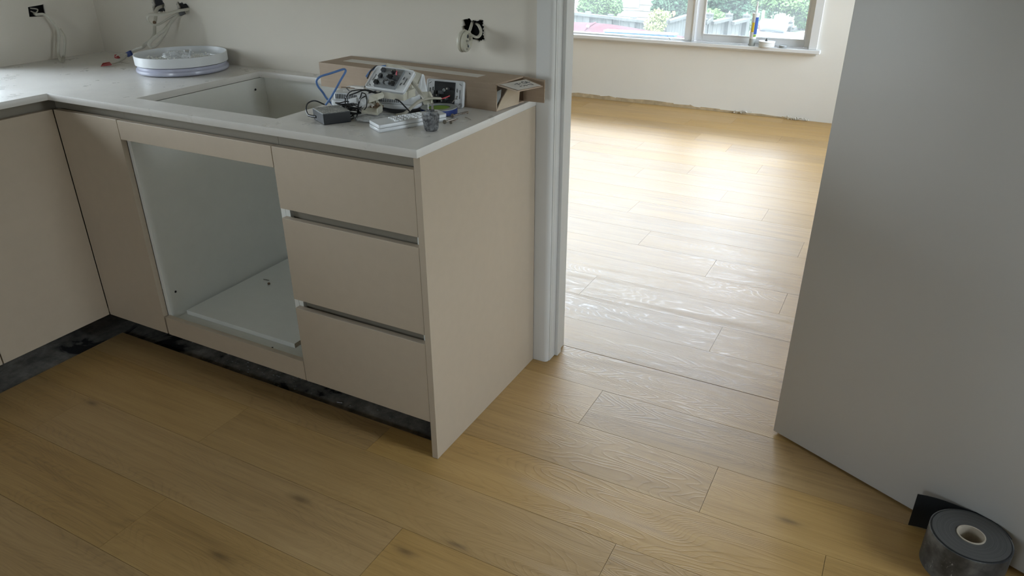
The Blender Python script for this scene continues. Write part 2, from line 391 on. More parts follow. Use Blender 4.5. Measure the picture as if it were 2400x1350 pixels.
def fr(o, u, v):
    u = Vector(u); v = Vector(v); w = u.cross(v)
    return Matrix(((u.x, v.x, w.x, o[0]), (u.y, v.y, w.y, o[1]), (u.z, v.z, w.z, o[2]), (0, 0, 0, 1)))
def rect(x0, x1, y0, y1): return [(x0, y0), (x1, y0), (x1, y1), (x0, y1)]
def rrect(x0, x1, y0, y1, r, n=4):
    out = []
    for cx, cy, a0 in ((x1-r, y0+r, -90), (x1-r, y1-r, 0), (x0+r, y1-r, 90), (x0+r, y0+r, 180)):
        for k in range(n+1):
            a = math.radians(a0 + 90*k/n); out.append((cx+r*math.cos(a), cy+r*math.sin(a)))
    return out
def ragged(x0, x1, y0, y1, j, n=7):
    out = []
    for (ax, ay), (bx, by) in (((x0, y0), (x1, y0)), ((x1, y0), (x1, y1)), ((x1, y1), (x0, y1)), ((x0, y1), (x0, y0))):
        for k in range(n):
            t = k/n; out.append((ax+(bx-ax)*t+random.uniform(-j, j), ay+(by-ay)*t+random.uniform(-j, j)))
    return out

# ================================================================== SETTING
WY = .618                                    # kitchen back wall plane
floor = struct(MB().box(-3.5, 2.75, -3.25, 4.66, -.10, -.012).build('floor', 'sub'))
# ---- oak planks, each its own board, running along X
def plank_regions():
    return [(-1.44, 1.99, -3.2, .0616), (-.018, 1.99, .0616, .622), (.054, .84, .622, .741), (-3.4, 2.4, .741, 4.64)]
JO = {-8: -1.126, -7: -.552, -6: .067, -5: .561, -4: 1.020, -3: .712, -2: .287, -1: .95, 0: -.10, 1: .53, 2: -.056, 3: .698, 4: .357, 5: -.015, 6: .675, 7: -.209,
      8: .439, 9: .176, 10: -.384, 11: -.118, 12: .253, 13: -.58, 14: -.026, 15: -.291, 16: .238, 17: -.473, 18: -.169, 19: .161, 20: .5}
def rowy(k): return .7385 + .2007*k if k <= 5 else 1.742 + .1957*(k-5)
GAP = .0005; LP = 1.227
npl = 0
for k in range(-19, 20):
    y0, y1 = rowy(k)+GAP, rowy(k+1)-GAP
    j0 = JO.get(k, (k*.431) % LP)
    xs = sorted(j0 + i*LP for i in range(-5, 5))
    for a, b in zip(xs[:-1], xs[1:]):
        mb = MB(); any_ = False
        for rx0, rx1, ry0, ry1 in plank_regions():
            p0, p1, q0, q1 = max(a+GAP, rx0), min(b-GAP, rx1), max(y0, ry0), min(y1, ry1)
            if p1-p0 > .004 and q1-q0 > .004: mb.box(p0, p1, q0, q1, -.012, 0); any_ = True
        if any_: mb.build('plank', 'oak', floor); npl += 1
        else: mb.b.free()
# ---- walls
holesB = [ragged(-1.622, -1.557, 1.068, 1.125, .004), ragged(-1.486, -1.424, 1.074, 1.104, .004, 6), ragged(-.253, -.178, 1.050, 1.108, .0035)]
outB = [(-1.97, 0), (.040, 0), (.040, 2.03), (.850, 2.03), (.850, 0), (1.995, 0), (1.995, 2.7), (-1.97, 2.7)]
wall_back = struct(sheet('wall_back', outB, holesB, .013, 'wall_kitchen', None, fr((0, WY+.0065, 0), (1, 0, 0), (0, 0, 1))))
sheet('far_room_lining', [(-3.4, 0)] + outB[1:5] + [(2.4, 0), (2.4, 2.7), (-3.4, 2.7)], [], .013, 'wall', wall_back, fr((0, .7345, 0), (1, 0, 0), (0, 0, 1)))
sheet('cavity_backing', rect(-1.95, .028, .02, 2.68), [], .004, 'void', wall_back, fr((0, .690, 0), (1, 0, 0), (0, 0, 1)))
def crumbs(hole, y, n=46):
    mb = MB()
    for i in range(n):
        p = hole[i % len(hole)]; q = hole[(i+1) % len(hole)]; t = random.random()
        mb.sphere((p[0]+(q[0]-p[0])*t, y-.001, p[1]+(q[1]-p[1])*t), random.uniform(.0009, .0026), 1, sc=(random.uniform(.7, 1.8), .6, random.uniform(.6, 1.4)))
    return mb
for h in holesB:
    o = crumbs(h, WY).build('torn_plaster_rim', 'plaster', wall_back)
# left wall in YZ : frame u=Y v=Z
holeL = [(.352, 1.057), (.416, 1.054), (.420, 1.098), (.412, 1.095), (.356, 1.091)]
wall_left = struct(sheet('wall_left', rect(-3.2, WY, 0, 2.7), [rect(WINL[0], WINL[1], WINL[2], WINL[3]), holeL], .013, 'wall_kitchen', None, fr((-1.9765, 0, 0), (0, 1, 0), (0, 0, 1))))
sheet('outer_lining', rect(-3.2, WY, 0, 2.7), [rect(WINL[0], WINL[1], WINL[2], WINL[3])], .012, 'void', wall_left, fr((-2.03, 0, 0), (0, 1, 0), (0, 0, 1)))
mb = MB()
for a, b, c, d in ((WINL[0]-.02, WINL[0], WINL[2]-.02, WINL[3]+.02), (WINL[1], WINL[1]+.02, WINL[2]-.02, WINL[3]+.02), (WINL[0], WINL[1], WINL[2]-.02, WINL[2]), (WINL[0], WINL[1], WINL[3], WINL[3]+.02)):
    mb.box(-2.036, -1.970, a, b, c, d)
w2 = struct(mb.build('window_2', 'trim_w'))
MB().box(-2.022, -2.018, WINL[0], WINL[1], WINL[2], WINL[3]).build('pane', 'glassc', w2)
# right and front walls, ceilings
wall_right = struct(sheet('wall_right', rect(-3.2, .720, 0, 2.7), [rect(*WINR)], .10, 'wall', None, fr((2.05, 0, 0), (0, 1, 0), (0, 0, 1))))
w5 = MB()
for a, b, c, e in ((WINR[0], WINR[0]+.05, WINR[2], WINR[3]), (WINR[1]-.05, WINR[1], WINR[2], WINR[3]), (WINR[0]+.05, WINR[1]-.05, WINR[2], WINR[2]+.05), (WINR[0]+.05, WINR[1]-.05, WINR[3]-.05, WINR[3])): w5.box(2.03, 2.07, a, b, c, e)
w5 = struct(w5.build('window_5', 'trim_w')); MB().box(2.048, 2.052, WINR[0]+.05, WINR[1]-.05, WINR[2]+.05, WINR[3]-.05).build('pane', 'glassc', w5)
struct(sheet('wall_front', rect(-2.1, 2.1, 0, 2.7), [rect(*WINK)], .10, 'wall', None, fr((0, -3.25, 0), (1, 0, 0), (0, 0, 1))))
w4 = MB()
for a, b, c, e in ((WINK[0], WINK[0]+.05, WINK[2], WINK[3]), (WINK[1]-.05, WINK[1], WINK[2], WINK[3]), (WINK[0]+.05, WINK[1]-.05, WINK[2], WINK[2]+.05), (WINK[0]+.05, WINK[1]-.05, WINK[3]-.05, WINK[3])): w4.box(a, b, -3.27, -3.23, c, e)
w4 = struct(w4.build('window_4', 'trim_w')); MB().box(WINK[0]+.05, WINK[1]-.05, -3.252, -3.248, WINK[2]+.05, WINK[3]-.05).build('pane', 'glassc', w4)
struct(MB().box(-3.5, 2.8, -3.3, 4.76, 2.7, 2.8).build('ceiling', 'ceil'))
wfl = struct(sheet('wall_far_right', rect(.741, 4.64, 0, 2.7), [rect(*WINS)], .10, 'wall_far', None, fr((2.45, 0, 0), (0, 1, 0), (0, 0, 1))))
w3 = MB()
for a, b, c, e in ((WINS[0], WINS[0]+.06, WINS[2], WINS[3]), (WINS[1]-.06, WINS[1], WINS[2], WINS[3]), (WINS[0]+.06, WINS[1]-.06, WINS[2], WINS[2]+.06), (WINS[0]+.06, WINS[1]-.06, WINS[3]-.06, WINS[3]), (2.66, 2.74, WINS[2]+.06, WINS[3]-.06)): w3.box(2.43, 2.47, a, b, c, e)
w3 = struct(w3.build('window_3', 'trim_w'))
MB().box(2.448, 2.452, WINS[0]+.06, WINS[1]-.06, WINS[2]+.06, WINS[3]-.06).build('pane', 'glassc', w3)
struct(MB().box(-3.5, -3.4, .741, 4.64, 0, 2.7).build('wall_far_left', 'wall_far'))
wall_far = struct(sheet('wall_far', rect(-3.5, 2.5, -.1, 2.7), [rect(*WINF)], .12, 'wall_far', None, fr((0, 4.70, 0), (1, 0, 0), (0, 0, 1))))
# exposed band with torn top edge where the skirting was removed
top = [(-3.3, .030)]
x = -3.3
random.seed(21)
while x < .16:
    x += random.uniform(.03, .16); top.append((x, max(.006, .030 - max(0, x+.9)*.020 + random.uniform(-.006, .006))))
    if random.random() < .5: top.append((x+.004, max(.006, top[-1][1] + random.uniform(-.008, .008))))
sheet('torn_skirting_band', [(-3.3, .001)] + top + [(x+.1, .004), (x+.1, .001)], [], .003, 'torn', wall_far, fr((0, 4.6385, 0), (1, 0, 0), (0, 0, 1)))
mb = MB()
for i in range(30):
    mb.sphere((random.gauss(.245, .045), random.uniform(4.60, 4.635), random.uniform(.004, .022)), random.uniform(.003, .008), 1, mi=0 if random.random() < .65 else 1)
for i in range(16): mb.sphere((random.gauss(-.19, .05), random.uniform(4.62, 4.636), random.uniform(.006, .030)), random.uniform(.003, .008), 1, mi=0 if random.random() < .6 else 1)
o = mb.build('plaster_crumbs', ['plaster', 'torn']); tag(o, 'pale plaster crumbs lying along the foot of the far wall under the window', 'rubble'); o['kind'] = 'stuff'

# ---- doorway joinery
mb = MB(); prof = [(0, WY+.001), (0, .605), (.038, .605), (.045, .6065), (.050, .610), (.0525, .616), (.0525, .630), (.040, .630)]
mb.prism([(x, y, 0.001) for x, y in prof[::-1]], (0, 0, 2.09)); struct(mb.build('trim_1', 'trim', None, True))
mb = MB(); mb.box(.031, .0555, .6305, .741, 0.001, 2.03, .001); mb.box(.0555, .0665, .662, .692, 0.001, 2.03, .001); j = struct(mb.build('trim_2', 'trim'))
MB().box(.040, .0550, .621, .6300, .001, 2.03).build('jamb_edge', 'trim', j)
mb = MB(); mb.box(.845, .900, .606, WY, .001, 2.09, .002); struct(mb.build('trim_3', 'trim'))
mb = MB(); mb.box(.840, .850, WY, .741, .001, 2.03); mb.box(.829, .840, .662, .692, .001, 2.03, .001); struct(mb.build('trim_4', 'trim'))
mb = MB(); mb.box(-.0005, .900, .606, WY, 2.0905, 2.145, .002); mb.box(.0555, .840, WY, .741, 2.0, 2.03); struct(mb.build('trim_5', 'trim'))
# open flush door, swung back into the kitchen, hinged at its left edge
du = Vector((.9074, -.4203, 0)); dn = Vector((.4203, .9074, 0)); hp = Vector((.817, .566, 0))
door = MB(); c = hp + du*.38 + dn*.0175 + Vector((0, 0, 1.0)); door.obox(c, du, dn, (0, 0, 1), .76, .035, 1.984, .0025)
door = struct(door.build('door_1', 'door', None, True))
for z in (.22, 1.78):
    q = hp + dn*.035 + Vector((.004, .003, z)); MB().cyl(q - Vector((0, 0, .05)), q + Vector((0, 0, .05)), .006).build('hinge', 'metal', door, True)

# ---- far room window
w1 = MB()
w1.box(WINF[0], -.690, 4.67, 4.74, .5215, .529)               # left light, low bead
w1.box(-.690, -.612, 4.655, 4.745, .5215, WINF[3])                # mullion
w1.box(WINF[0], WINF[0]+.05, 4.67, 4.745, .5215, WINF[3]); w1.box(WINF[0], WINF[1], 4.67, 4.745, WINF[3]-.05, WINF[3])
w1 = struct(w1.build('window_1', 'trim_w'))
mb = MB(); mb.box(.248, .307, 4.620, 4.6398, .5215, 2.2, .003); lab(mb.build('architrave', 'trim_w', w1), 'white side casing of the window')
mb = MB(); mb.box(-2.9, .335, 4.590, 4.755, .494, .521, .004); sill = mb.build('window_sill', 'trim_w', w1)
MB().box(-2.9, .31, 4.622, 4.6398, .478, .494, .003).build('sill_moulding', 'trim_w', w1)
sash = MB(); sash.box(-.606, -.556, 4.69, 4.73, .524, 2.05, .003); sash.box(.205, .244, 4.69, 4.73, .524, 2.05, .003); sash.box(-.556, .205, 4.69, 4.73, .524, .572, .003); sash.box(-.556, .205, 4.69, 4.73, 2.0, 2.05, .003)
sash = sash.build('sash', 'trim_w', w1)
mb = MB(); mb.box(-.556, -.548, 4.684, 4.692, .572, 2.0); mb.box(.197, .205, 4.684, 4.692, .572, 2.0); mb.box(-.548, .197, 4.684, 4.692, .572, .579); mb.build('glazing_bead', 'trim_w', sash)
MB().box(-.556, .205, 4.708, 4.711, .572, 2.0).build('pane', 'glass', sash)
MB().box(WINF[0]+.05, -.690, 4.700, 4.703, .529, WINF[3]-.05).build('pane', 'glass', w1)
MB().box(-.630, -.622, 4.648, 4.655, .524, WINF[3]).build('parting_bead', 'trim_w', w1)

# ================================================================== CABINETS
ZB, ZT = .122, .848
def board(name, par, x0, x1, y0, y1, z0, z1, mat='mel', bev=.0006, label=None):
    o = MB().box(x0, x1, y0, y1, z0, z1, bev).build(name, mat, par)
    if label: o['label'] = label
    return o
def side(par, x0, x1, yb):
    mb = MB(); mb.box(x0, x1, .0185, .0425, ZB, .812); mb.box(x0, x1, .0425, yb, ZB, .878); return mb.build('side_panel', 'mel', par)
# drawer bank
dc = thing('drawer_cabinet', 'greige three-drawer base cabinet with no handles at the right end of the run', 'cabinet', (-.245, .3, 0))
side(dc, -.4690, -.4530, .58); side(dc, -.0350, -.0190, .58)
board('bottom_panel', dc, -.453, -.035, .0185, .58, ZB, ZB+.016); board('back_panel', dc, -.453, -.035, .564, .58, ZB+.016, .878)
for za, zb in ((.6759, .847), (.4003, .6481), (.122, .3717)):
    f = board('drawer', dc, -.4680, -.0195, 0, .018, za, zb, 'lam', .0008)
    board('drawer_box', f, -.445, -.043, .065, .52, za+.02, zb-.06, 'mel')
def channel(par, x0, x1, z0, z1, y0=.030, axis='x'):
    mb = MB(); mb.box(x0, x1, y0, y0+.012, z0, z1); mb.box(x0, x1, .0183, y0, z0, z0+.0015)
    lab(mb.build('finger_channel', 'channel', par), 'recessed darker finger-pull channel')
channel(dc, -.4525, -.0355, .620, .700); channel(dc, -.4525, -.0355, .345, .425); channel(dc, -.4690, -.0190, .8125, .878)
# end panel
tag(MB().box(-.0185, 0, -.0005, .604, 0.0005, .8795, .0006).build('end_panel', 'lam'), 'tall greige end panel closing the run beside the doorway, down to the floor', 'panel')
# sink cabinet
sc = thing('sink_cabinet', 'open white base cabinet under the sink cut-out, its doors not fitted', 'cabinet', (-.775, .3, 0))
side(sc, -1.0800, -1.0640, .60); side(sc, -.4860, -.4700, .60)
board('bottom_panel', sc, -1.0640, -.4860, .0185, .60, .156, .172); board('back_panel', sc, -1.064, -.486, .584, .60, .172, .878)
board('top_rail', sc, -1.0795, -.4700, 0, .018, .789, .847, 'lam', .0008, 'greige false drawer front'); board('bottom_rail', sc, -1.0740, -.4700, 0, .018, .122, .188, 'lam', .0008, 'greige lower rail')
board('side_panel', sc, -1.0640, -.4860, .0430, .059, .780, .878, 'mel', .0006, 'white front stretcher under the benchtop')
channel(sc, -1.0800, -.4700, .8125, .878)
for p, ax in (((-1.0637, .535, .842), (1, 0, 0)), ((-1.0637, .052, .262), (1, 0, 0))):
    a = Vector(p); MB().cyl(a, a + Vector(ax)*.0006, .004, n=14).build('screw_hole', 'void', sc)
for p in ((-.962, .031, .1723), (-.633, .037, .1723)):
    a = Vector(p); MB().cyl(a, a+Vector((0, 0, .0006)), .0035, n=12).build('screw_hole', 'void', sc)
# loose white shelf lying inside
sh = MB().box(-1.050, -.567, .067, .575, .1724, .1884, .0006).build('loose_shelf_board', 'mel'); tag(sh, 'loose white shelf board lying on the bottom of the sink cabinet', 'board')
MB().box(-.5668, -.5660, .0675, .5745, .1727, .1881).build('raw_edge', 'chip', sh)
# corner filler
fl = MB().box(-1.3790, -1.0815, 0, .018, ZB, ZT, .0008).build('corner_filler_panel', 'lam'); tag(fl, 'plain greige corner panel between the left run and the open sink cabinet', 'panel')
MB().box(-1.4245, -1.0805, .030, .042, .8125, .878).build('finger_channel', 'channel', fl)
# left run
lc = thing('left_cabinet', 'greige base cabinet of the left run with two flat handleless doors', 'cabinet', (-1.67, -.8, 0))
mb = MB(); mb.box(-1.96, -1.400, -3.1, .55, ZB, .138); mb.box(-1.96, -1.944, -3.1, .55, .138, .878); mb.box(-1.944, -1.40, -.380, -.364, .138, .878); mb.box(-1.944, -1.40, -1.1, -1.084, .138, .878)
mb.build('carcass', 'mel', lc)
board('door', lc, -1.3985, -1.3805, -.3710, -.0015, ZB, ZT, 'lam', .0008); board('door', lc, -1.3985, -1.3805, -.9730, -.3750, ZB, ZT, 'lam', .0008)
board('door', lc, -1.3985, -1.3805, -1.60, -.977, ZB, ZT, 'lam', .0008); board('door', lc, -1.3985, -1.3805, -3.1, -1.604, ZB, ZT, 'lam', .0008)
mb = MB(); mb.box(-1.424, -1.412, -3.1, .029, .8125, .878); mb.box(-1.412, -1.399, -3.1, .018, .815, .8165); lab(mb.build('finger_channel', 'channel', lc), 'recessed darker finger-pull channel')
# unseen block added behind the corner filler so no light leaks
MB().box(-1.39, -1.085, .20, .58, .14, .87).build('corner_light_block', 'mel', lc)

# ================================================================== BENCHTOP
bo = [(-1.9695, WY-.0005), (-1.9695, -3.1), (-1.369, -3.1), (-1.369, -.012), (.0005, -.012), (.0005, .6045), (-.0003, .6045), (-.0003, WY-.0005)]
bt = sheet('benchtop', bo, [rect(-1.063, -.504, .068, .564)], .020, 'quartz', None, fr((0, 0, .890), (1, 0, 0), (0, 1, 0)))
tag(bt, 'pale veined stone L-shaped benchtop with a rectangular sink cut-out', 'benchtop')
bv = bt.modifiers.new('edge', 'BEVEL'); bv.width = .0012; bv.segments = 2; bv.limit_method = 'ANGLE'
# ---- debris under the cabinets and inside
def bit(name, pts, r, mat, label, cat, **k): return tag(MB().tube(pts, r, **k).build(name, mat, None, True), label, cat)
bit('nail', [(-.993, .366, .1896), (-.981, .367, .1896), (-.968, .368, .1898)], .0011, 'screw', 'thin brown nail lying on the shelf board in the sink cabinet', 'nail')
tag(MB().sphere((-.942, .342, .1939), .0055, 1, sc=(1, 1, .95)).build('wall_plug', 'dirt', None, False), 'small dark dowel stub beside the nail in the sink cabinet', 'plug')
bit('screw', [(-.448, .095, -.0100), (-.430, .100, -.0098)], .0016, 'metal', 'bright screw lying in the dark strip below the drawers, under the cabinet joint', 'screw')
bit('screw', [(-.405, .092, -.0098), (-.402, .104, -.0096)], .0015, 'metal', 'tiny bright screw in the dark strip, right of the other below the drawers', 'screw')
mb = MB()
random.seed(5)
for i in range(46):
    x = random.choice([random.gauss(-.86, .07), random.gauss(-.72, .05), random.uniform(-1.3, -.05)]); mb.sphere((x, random.uniform(.068, .15), -.0105), random.uniform(.001, .0028), 1, sc=(1.8, 1, .4))
o = mb.build('floor_debris', 'greyr'); tag(o, 'grey grit and chips in the dark strip under the cabinets', 'debris'); o['kind'] = 'stuff'

# ================================================================== OUTSIDE
GZ = -1.3
struct(MB().box(-60, 60, -60, 80, GZ-.2, GZ).build('ground', 'ground'))

def fence(label, p0, p1, h0, h1, npost, pal=.10, mat='fence', cap=True, group=None, finial=False, first=True):
    """fence from p0 to p1 (x, y), top heights h0..h1"""
    p0 = Vector(p0); p1 = Vector(p1); d = p1-p0; L = d.length; u = d/L; nrm = Vector((-u.y, u.x))
    t = thing('paling_fence', label, 'fence', (p0.x, p0.y, GZ), group)
    n = max(1, int(L/pal)); w = L/n
    for i in range(n):
        s0 = i*w+.004; hz = h0+(h1-h0)*(i+.5)/n + random.uniform(-.012, .006) - (.02 if cap else 0); c = p0+u*(s0+(w-.008)/2)
        mb = MB(); mb.obox((c.x, c.y, (GZ+.001+hz)/2), (u.x, u.y, 0), (nrm.x, nrm.y, 0), None, w-.008, .018, hz-GZ-.001); mb.build('paling', mat, t)
    for k in range(0 if first else 1, npost+1):
        c = p0+u*(L*k/max(1, npost)) - nrm*.05; hz = h0+(h1-h0)*k/max(1, npost)+.03
        mb = MB(); mb.obox((c.x, c.y, (GZ+.001+hz)/2), (u.x, u.y, 0), (nrm.x, nrm.y, 0), None, .09, .09, hz-GZ-.001); o = mb.build('post', 'fencep', t)
        if finial: MB().box(c.x-.055, c.x+.055, c.y-.055, c.y+.055, hz+.0005, hz+.02).cyl((c.x, c.y, hz+.02), (c.x, c.y, hz+.07), .028, .004, 10).build('post_cap', 'fencep', o)
    for zz, th in ((0.0, .045), (-.42, .07)):
        if zz == 0 and not cap: continue
        a = p0 - nrm*.03; b = p1 - nrm*.03
        mb = MB(); mb.prism([(a.x, a.y, h0+zz), (a.x, a.y, h0+zz-th), (b.x, b.y, h1+zz-th), (b.x, b.y, h1+zz)], (-nrm.x*(.10 if zz == 0 else .04), -nrm.y*(.10 if zz == 0 else .04), 0)); mb.build('rail', 'fencep', t)
    return t
random.seed(11)
A0 = (-4.9640, 12.0000, -0.1130); A1 = (-3.2140, 12.0000, -0.2060)
fence('long grey paling fence with a capped rail seen through the left window light', A0[:2], A1[:2], A0[2], A1[2], 4)
B0 = (-3.1680, 12.2000, -0.2100); B1 = (-2.9430, 13.2000, -0.1550)
fence('short paling fence rising to the right, beside the window mullion', B0[:2], B1[:2], B0[2], B1[2], 1)
for i, (pa, pb, n_) in enumerate((((-2.3070, 11.5000, -0.1160), (-2.2490, 11.6000, -0.0430), 'narrow raked paling fence bay at the left edge of the right window light'), ((-2.2270, 11.6000, -0.1160), (-2.0230, 12.0000, -0.0780), 'raked paling fence bay behind the sealant cartridge, left of the taller post'), ((-1.9850, 12.0000, -0.1510), (-1.8130, 12.4000, -0.1210), 'raked paling fence bay next to the sealant cartridge, below the dark trees'))):
    fence(n_, pa[:2], pb[:2], pa[2], pb[2], 1, finial=True, group='stepped fence bays', first=(i == 0))
for i, (pa, pb, n_) in enumerate((((-2.3520, 20.0000, -1.1160), (-2.2410, 20.4000, -1.0780), 'far stepped fence bay just right of the white car'), ((-2.2150, 20.4000, -1.1730), (-2.0680, 21.0000, -1.1100), 'far stepped fence bay midway between the white car and the window casing'), ((-2.0110, 21.0000, -1.2500), (-1.8540, 21.5000, -1.2290), 'far stepped fence bay by the right window casing'))):
    fence(n_, pa[:2], pb[:2], pa[2], pb[2], 1, pal=.13, finial=True, group='far fence bays', first=(i == 0))

def tree(name, label, trunk, blobs, leaf, n, size, cat='tree', seed=1, group=None):
    rr = random.Random(seed); t = thing(name, label, cat, trunk[0], group)
    MB().tube(trunk, .09 if cat == 'tree' else .03, n=7, sub=4).build('trunk' if cat == 'tree' else 'stem', 'bark', t, True)
    vs, fs = [], []
    for i in range(int(n*2.2)):
        (c, r) = blobs[rr.randrange(len(blobs))]
        while True:
            q = Vector((rr.uniform(-1, 1), rr.uniform(-1, 1), rr.uniform(-1, 1)))
            if .25 < q.length < 1: break
        p = Vector(c) + Vector((q.x*r[0], q.y*r[1], q.z*r[2])); a = Vector((rr.uniform(-1, 1), rr.uniform(-1, 1), rr.uniform(-1, .4))).normalized(); b = a.orthogonal().normalized()
        s = size*rr.uniform(.4, .85); k = len(vs); up = a.cross(b)*s*.1
        vs += [p, p + a*s*.5 + b*s*.28 + up, p + a*s, p + a*s*.5 - b*s*.28 + up]; fs.append((k, k+1, k+2, k+3))
    me = bpy.data.meshes.new('leaves'); me.from_pydata(vs, [], fs); o = link('leaves', me, leaf, t); o['kind'] = 'stuff'
    return t
def sky_mask_leaves(t, blobs, leaf, n, size, seed):  # unseen high leaves added to hide low sky from the floor reflection
    rr = random.Random(seed); vs, fs = [], []
    for i in range(n):
        (c, r) = blobs[i % len(blobs)]; a_ = rr.uniform(0, 6.283); ph = math.acos(rr.uniform(-1, 1)); k_ = rr.uniform(.55, 1)
        p = Vector((c[0]+r[0]*k_*math.sin(ph)*math.cos(a_), c[1]+r[1]*k_*math.sin(ph)*math.sin(a_), c[2]+r[2]*k_*math.cos(ph)))
        a = Vector((rr.uniform(-1, 1), rr.uniform(-1, 1), rr.uniform(-1, .4))).normalized(); b = a.orthogonal().normalized(); s = size*rr.uniform(.6, 1.3); k = len(vs)
        vs += [p, p+a*s*.5+b*s*.32, p+a*s, p+a*s*.5-b*s*.32]; fs.append((k, k+1, k+2, k+3))
    me = bpy.data.meshes.new('sky_mask_leaves'); me.from_pydata(vs, [], fs); o = link('sky_mask_leaves', me, leaf, t); o['kind'] = 'stuff'
def P3(px, r): return (px, r)
tree('leafy_bush', 'bright green bush growing over the fence in front of the pale house', [(*(-4.7270, 12.9000, -0.2080)[:2], GZ), (-4.7120, 12.9000, -0.1450), (-4.6920, 12.9000, -0.0280)], [((-4.8830, 13.0000, -0.0510), (.28, .3, .35)), ((-4.6700, 13.0000, -0.0270), (.26, .3, .36)), ((-4.4190, 13.0000, -0.0790), (.15, .2, .18)), ((-4.9130, 12.8000, -0.1290), (.16, .2, .12))], 'leafA', 3600, .085, 'bush', 3)
tree('creeping_shrub', 'yellow-green shrub climbing the corner where the two fences meet', [(*(-3.1130, 11.7000, -0.4240)[:2], GZ), (-3.1220, 11.7000, -0.3180), (-3.1030, 11.7000, -0.1070)], [((-3.1410, 11.7000, -0.1090), (.14, .12, .14)), ((-3.1750, 11.7000, -0.2360), (.20, .15, .14)), ((-3.0680, 11.7000, -0.0710), (.16, .12, .08)), ((-3.2170, 11.7000, -0.2950), (.12, .1, .1)), ((-3.1330, 11.7000, -0.3750), (.16, .1, .18))], 'leafC', 1500, .07, 'shrub', 4)
dt1 = tree('dark_tree', 'dark green tree behind the rising fence, left of the window mullion', [(*(-3.8020, 15.0000, -0.4640)[:2], GZ), (-3.7960, 15.0000, -0.3350), (-3.8780, 15.0000, 0.1270)], [((-3.9240, 15.0000, -0.1690), (.30, .4, .35)), ((-3.6, 16.2, 2.3), (1.2, .9, 1.3)), ((-3.6930, 15.0000, -0.1600), (.55, .6, .5)), ((-4.1160, 15.0000, -0.3230), (.14, .3, .12))], 'leafB', 7000, .13, 'tree', 5)
sky_mask_leaves(dt1, [((-5.6, 16.5, 4.6), (2.1, 1.2, 2.6)), ((-3.0, 17.2, 4.4), (1.7, 1.2, 2.4)), ((-8.0, 17.5, 4.4), (1.9, 1.2, 2.6))], 'leafB', 15000, .24, 31)
dt2 = tree('dark_tree', 'big dark grey-green tree filling the right window light behind the fence bays', [(*(-2.7490, 16.0000, -0.5990)[:2], GZ), (-2.7590, 16.0000, -0.3790), (-2.9160, 16.0000, 0.3460)], [((-3.2770, 16.0000, -0.2520), (.6, .5, .5)), ((-1.6, 17.6, 2.2), (1.5, .8, 1.5)), ((-2.8860, 16.0000, -0.2540), (.7, .6, .5)), ((-2.4990, 16.0000, -0.2730), (.6, .6, .55)), ((-2.6250, 16.0000, -0.4870), (.35, .3, .22)), ((-2.2560, 15.5000, -0.4380), (.25, .3, .25))], 'leafB', 16000, .14, 'tree', 6)
sky_mask_leaves(dt2, [((-1.0, 17.5, 4.6), (1.7, 1.1, 2.4)), ((1.2, 18.0, 3.9), (1.8, 1.2, 2.1)), ((3.4, 18.5, 3.6), (1.6, 1.2, 2.0))], 'leafB', 15000, .24, 32)
tree('tuft_plant', 'light green leafy plant poking over the fence bay left of the cartridge', [(*(-2.3810, 12.6000, -0.2320)[:2], GZ), (-2.3860, 12.6000, -0.1900), (-2.3850, 12.6000, -0.1320)], [((-2.3930, 12.6000, -0.1320), (.18, .15, .10)), ((-2.2990, 12.6000, -0.1570), (.12, .15, .06))], 'leafA', 900, .09, 'bush', 8)
tree('overhanging_tree', 'near tree with loose leafy branches hanging into the top right of the window', [(*(-0.1690, 10.0000, 0.5220)[:2], GZ), (-0.2590, 10.0000, 0.7300), (-0.6440, 10.0000, 0.7740), (-0.9520, 10.0000, 0.6050)], [((-1.0330, 10.0000, 0.3830), (.22, .3, .10)), ((-0.8020, 10.0000, 0.3700), (.30, .3, .12)), ((-0.6220, 10.0000, 0.3660), (.26, .3, .16)), ((-0.4920, 10.0000, 0.2510), (.14, .2, .17)), ((-0.5120, 10.0000, 0.1390), (.10, .15, .08))], 'leafA', 5200, .075, 'tree', 9)
tree('flowering_shrub', 'small yellow flowering clump at the top of the right window light', [(*(-1.7780, 14.0000, -0.1160)[:2], GZ), (-1.7890, 14.0000, -0.0410), (-1.7820, 14.0000, 0.0200)], [((-1.7890, 14.0000, 0.0120), (.16, .15, .10)), ((-1.6840, 14.0000, -0.0060), (.12, .15, .06))], 'leafC', 700, .08, 'shrub', 10)
tree('garden_shrub', 'pale grey-green shrub between the fence bays and the white car', [(*(-1.6900, 13.0000, -0.5300)[:2], GZ), (-1.7230, 13.0000, -0.4000), (-1.7510, 13.0000, -0.3140)], [((-1.7340, 13.0000, -0.3280), (.22, .2, .16)), ((-1.6630, 13.0000, -0.4550), (.30, .2, .12)), ((-1.8450, 13.0000, -0.3920), (.15, .2, .2)), ((-1.2960, 12.0000, -0.3990), (.4, .2, .06)), ((-0.9530, 12.0000, -0.4060), (.5, .2, .05))], 'leafB', 3600, .07, 'shrub', 12)

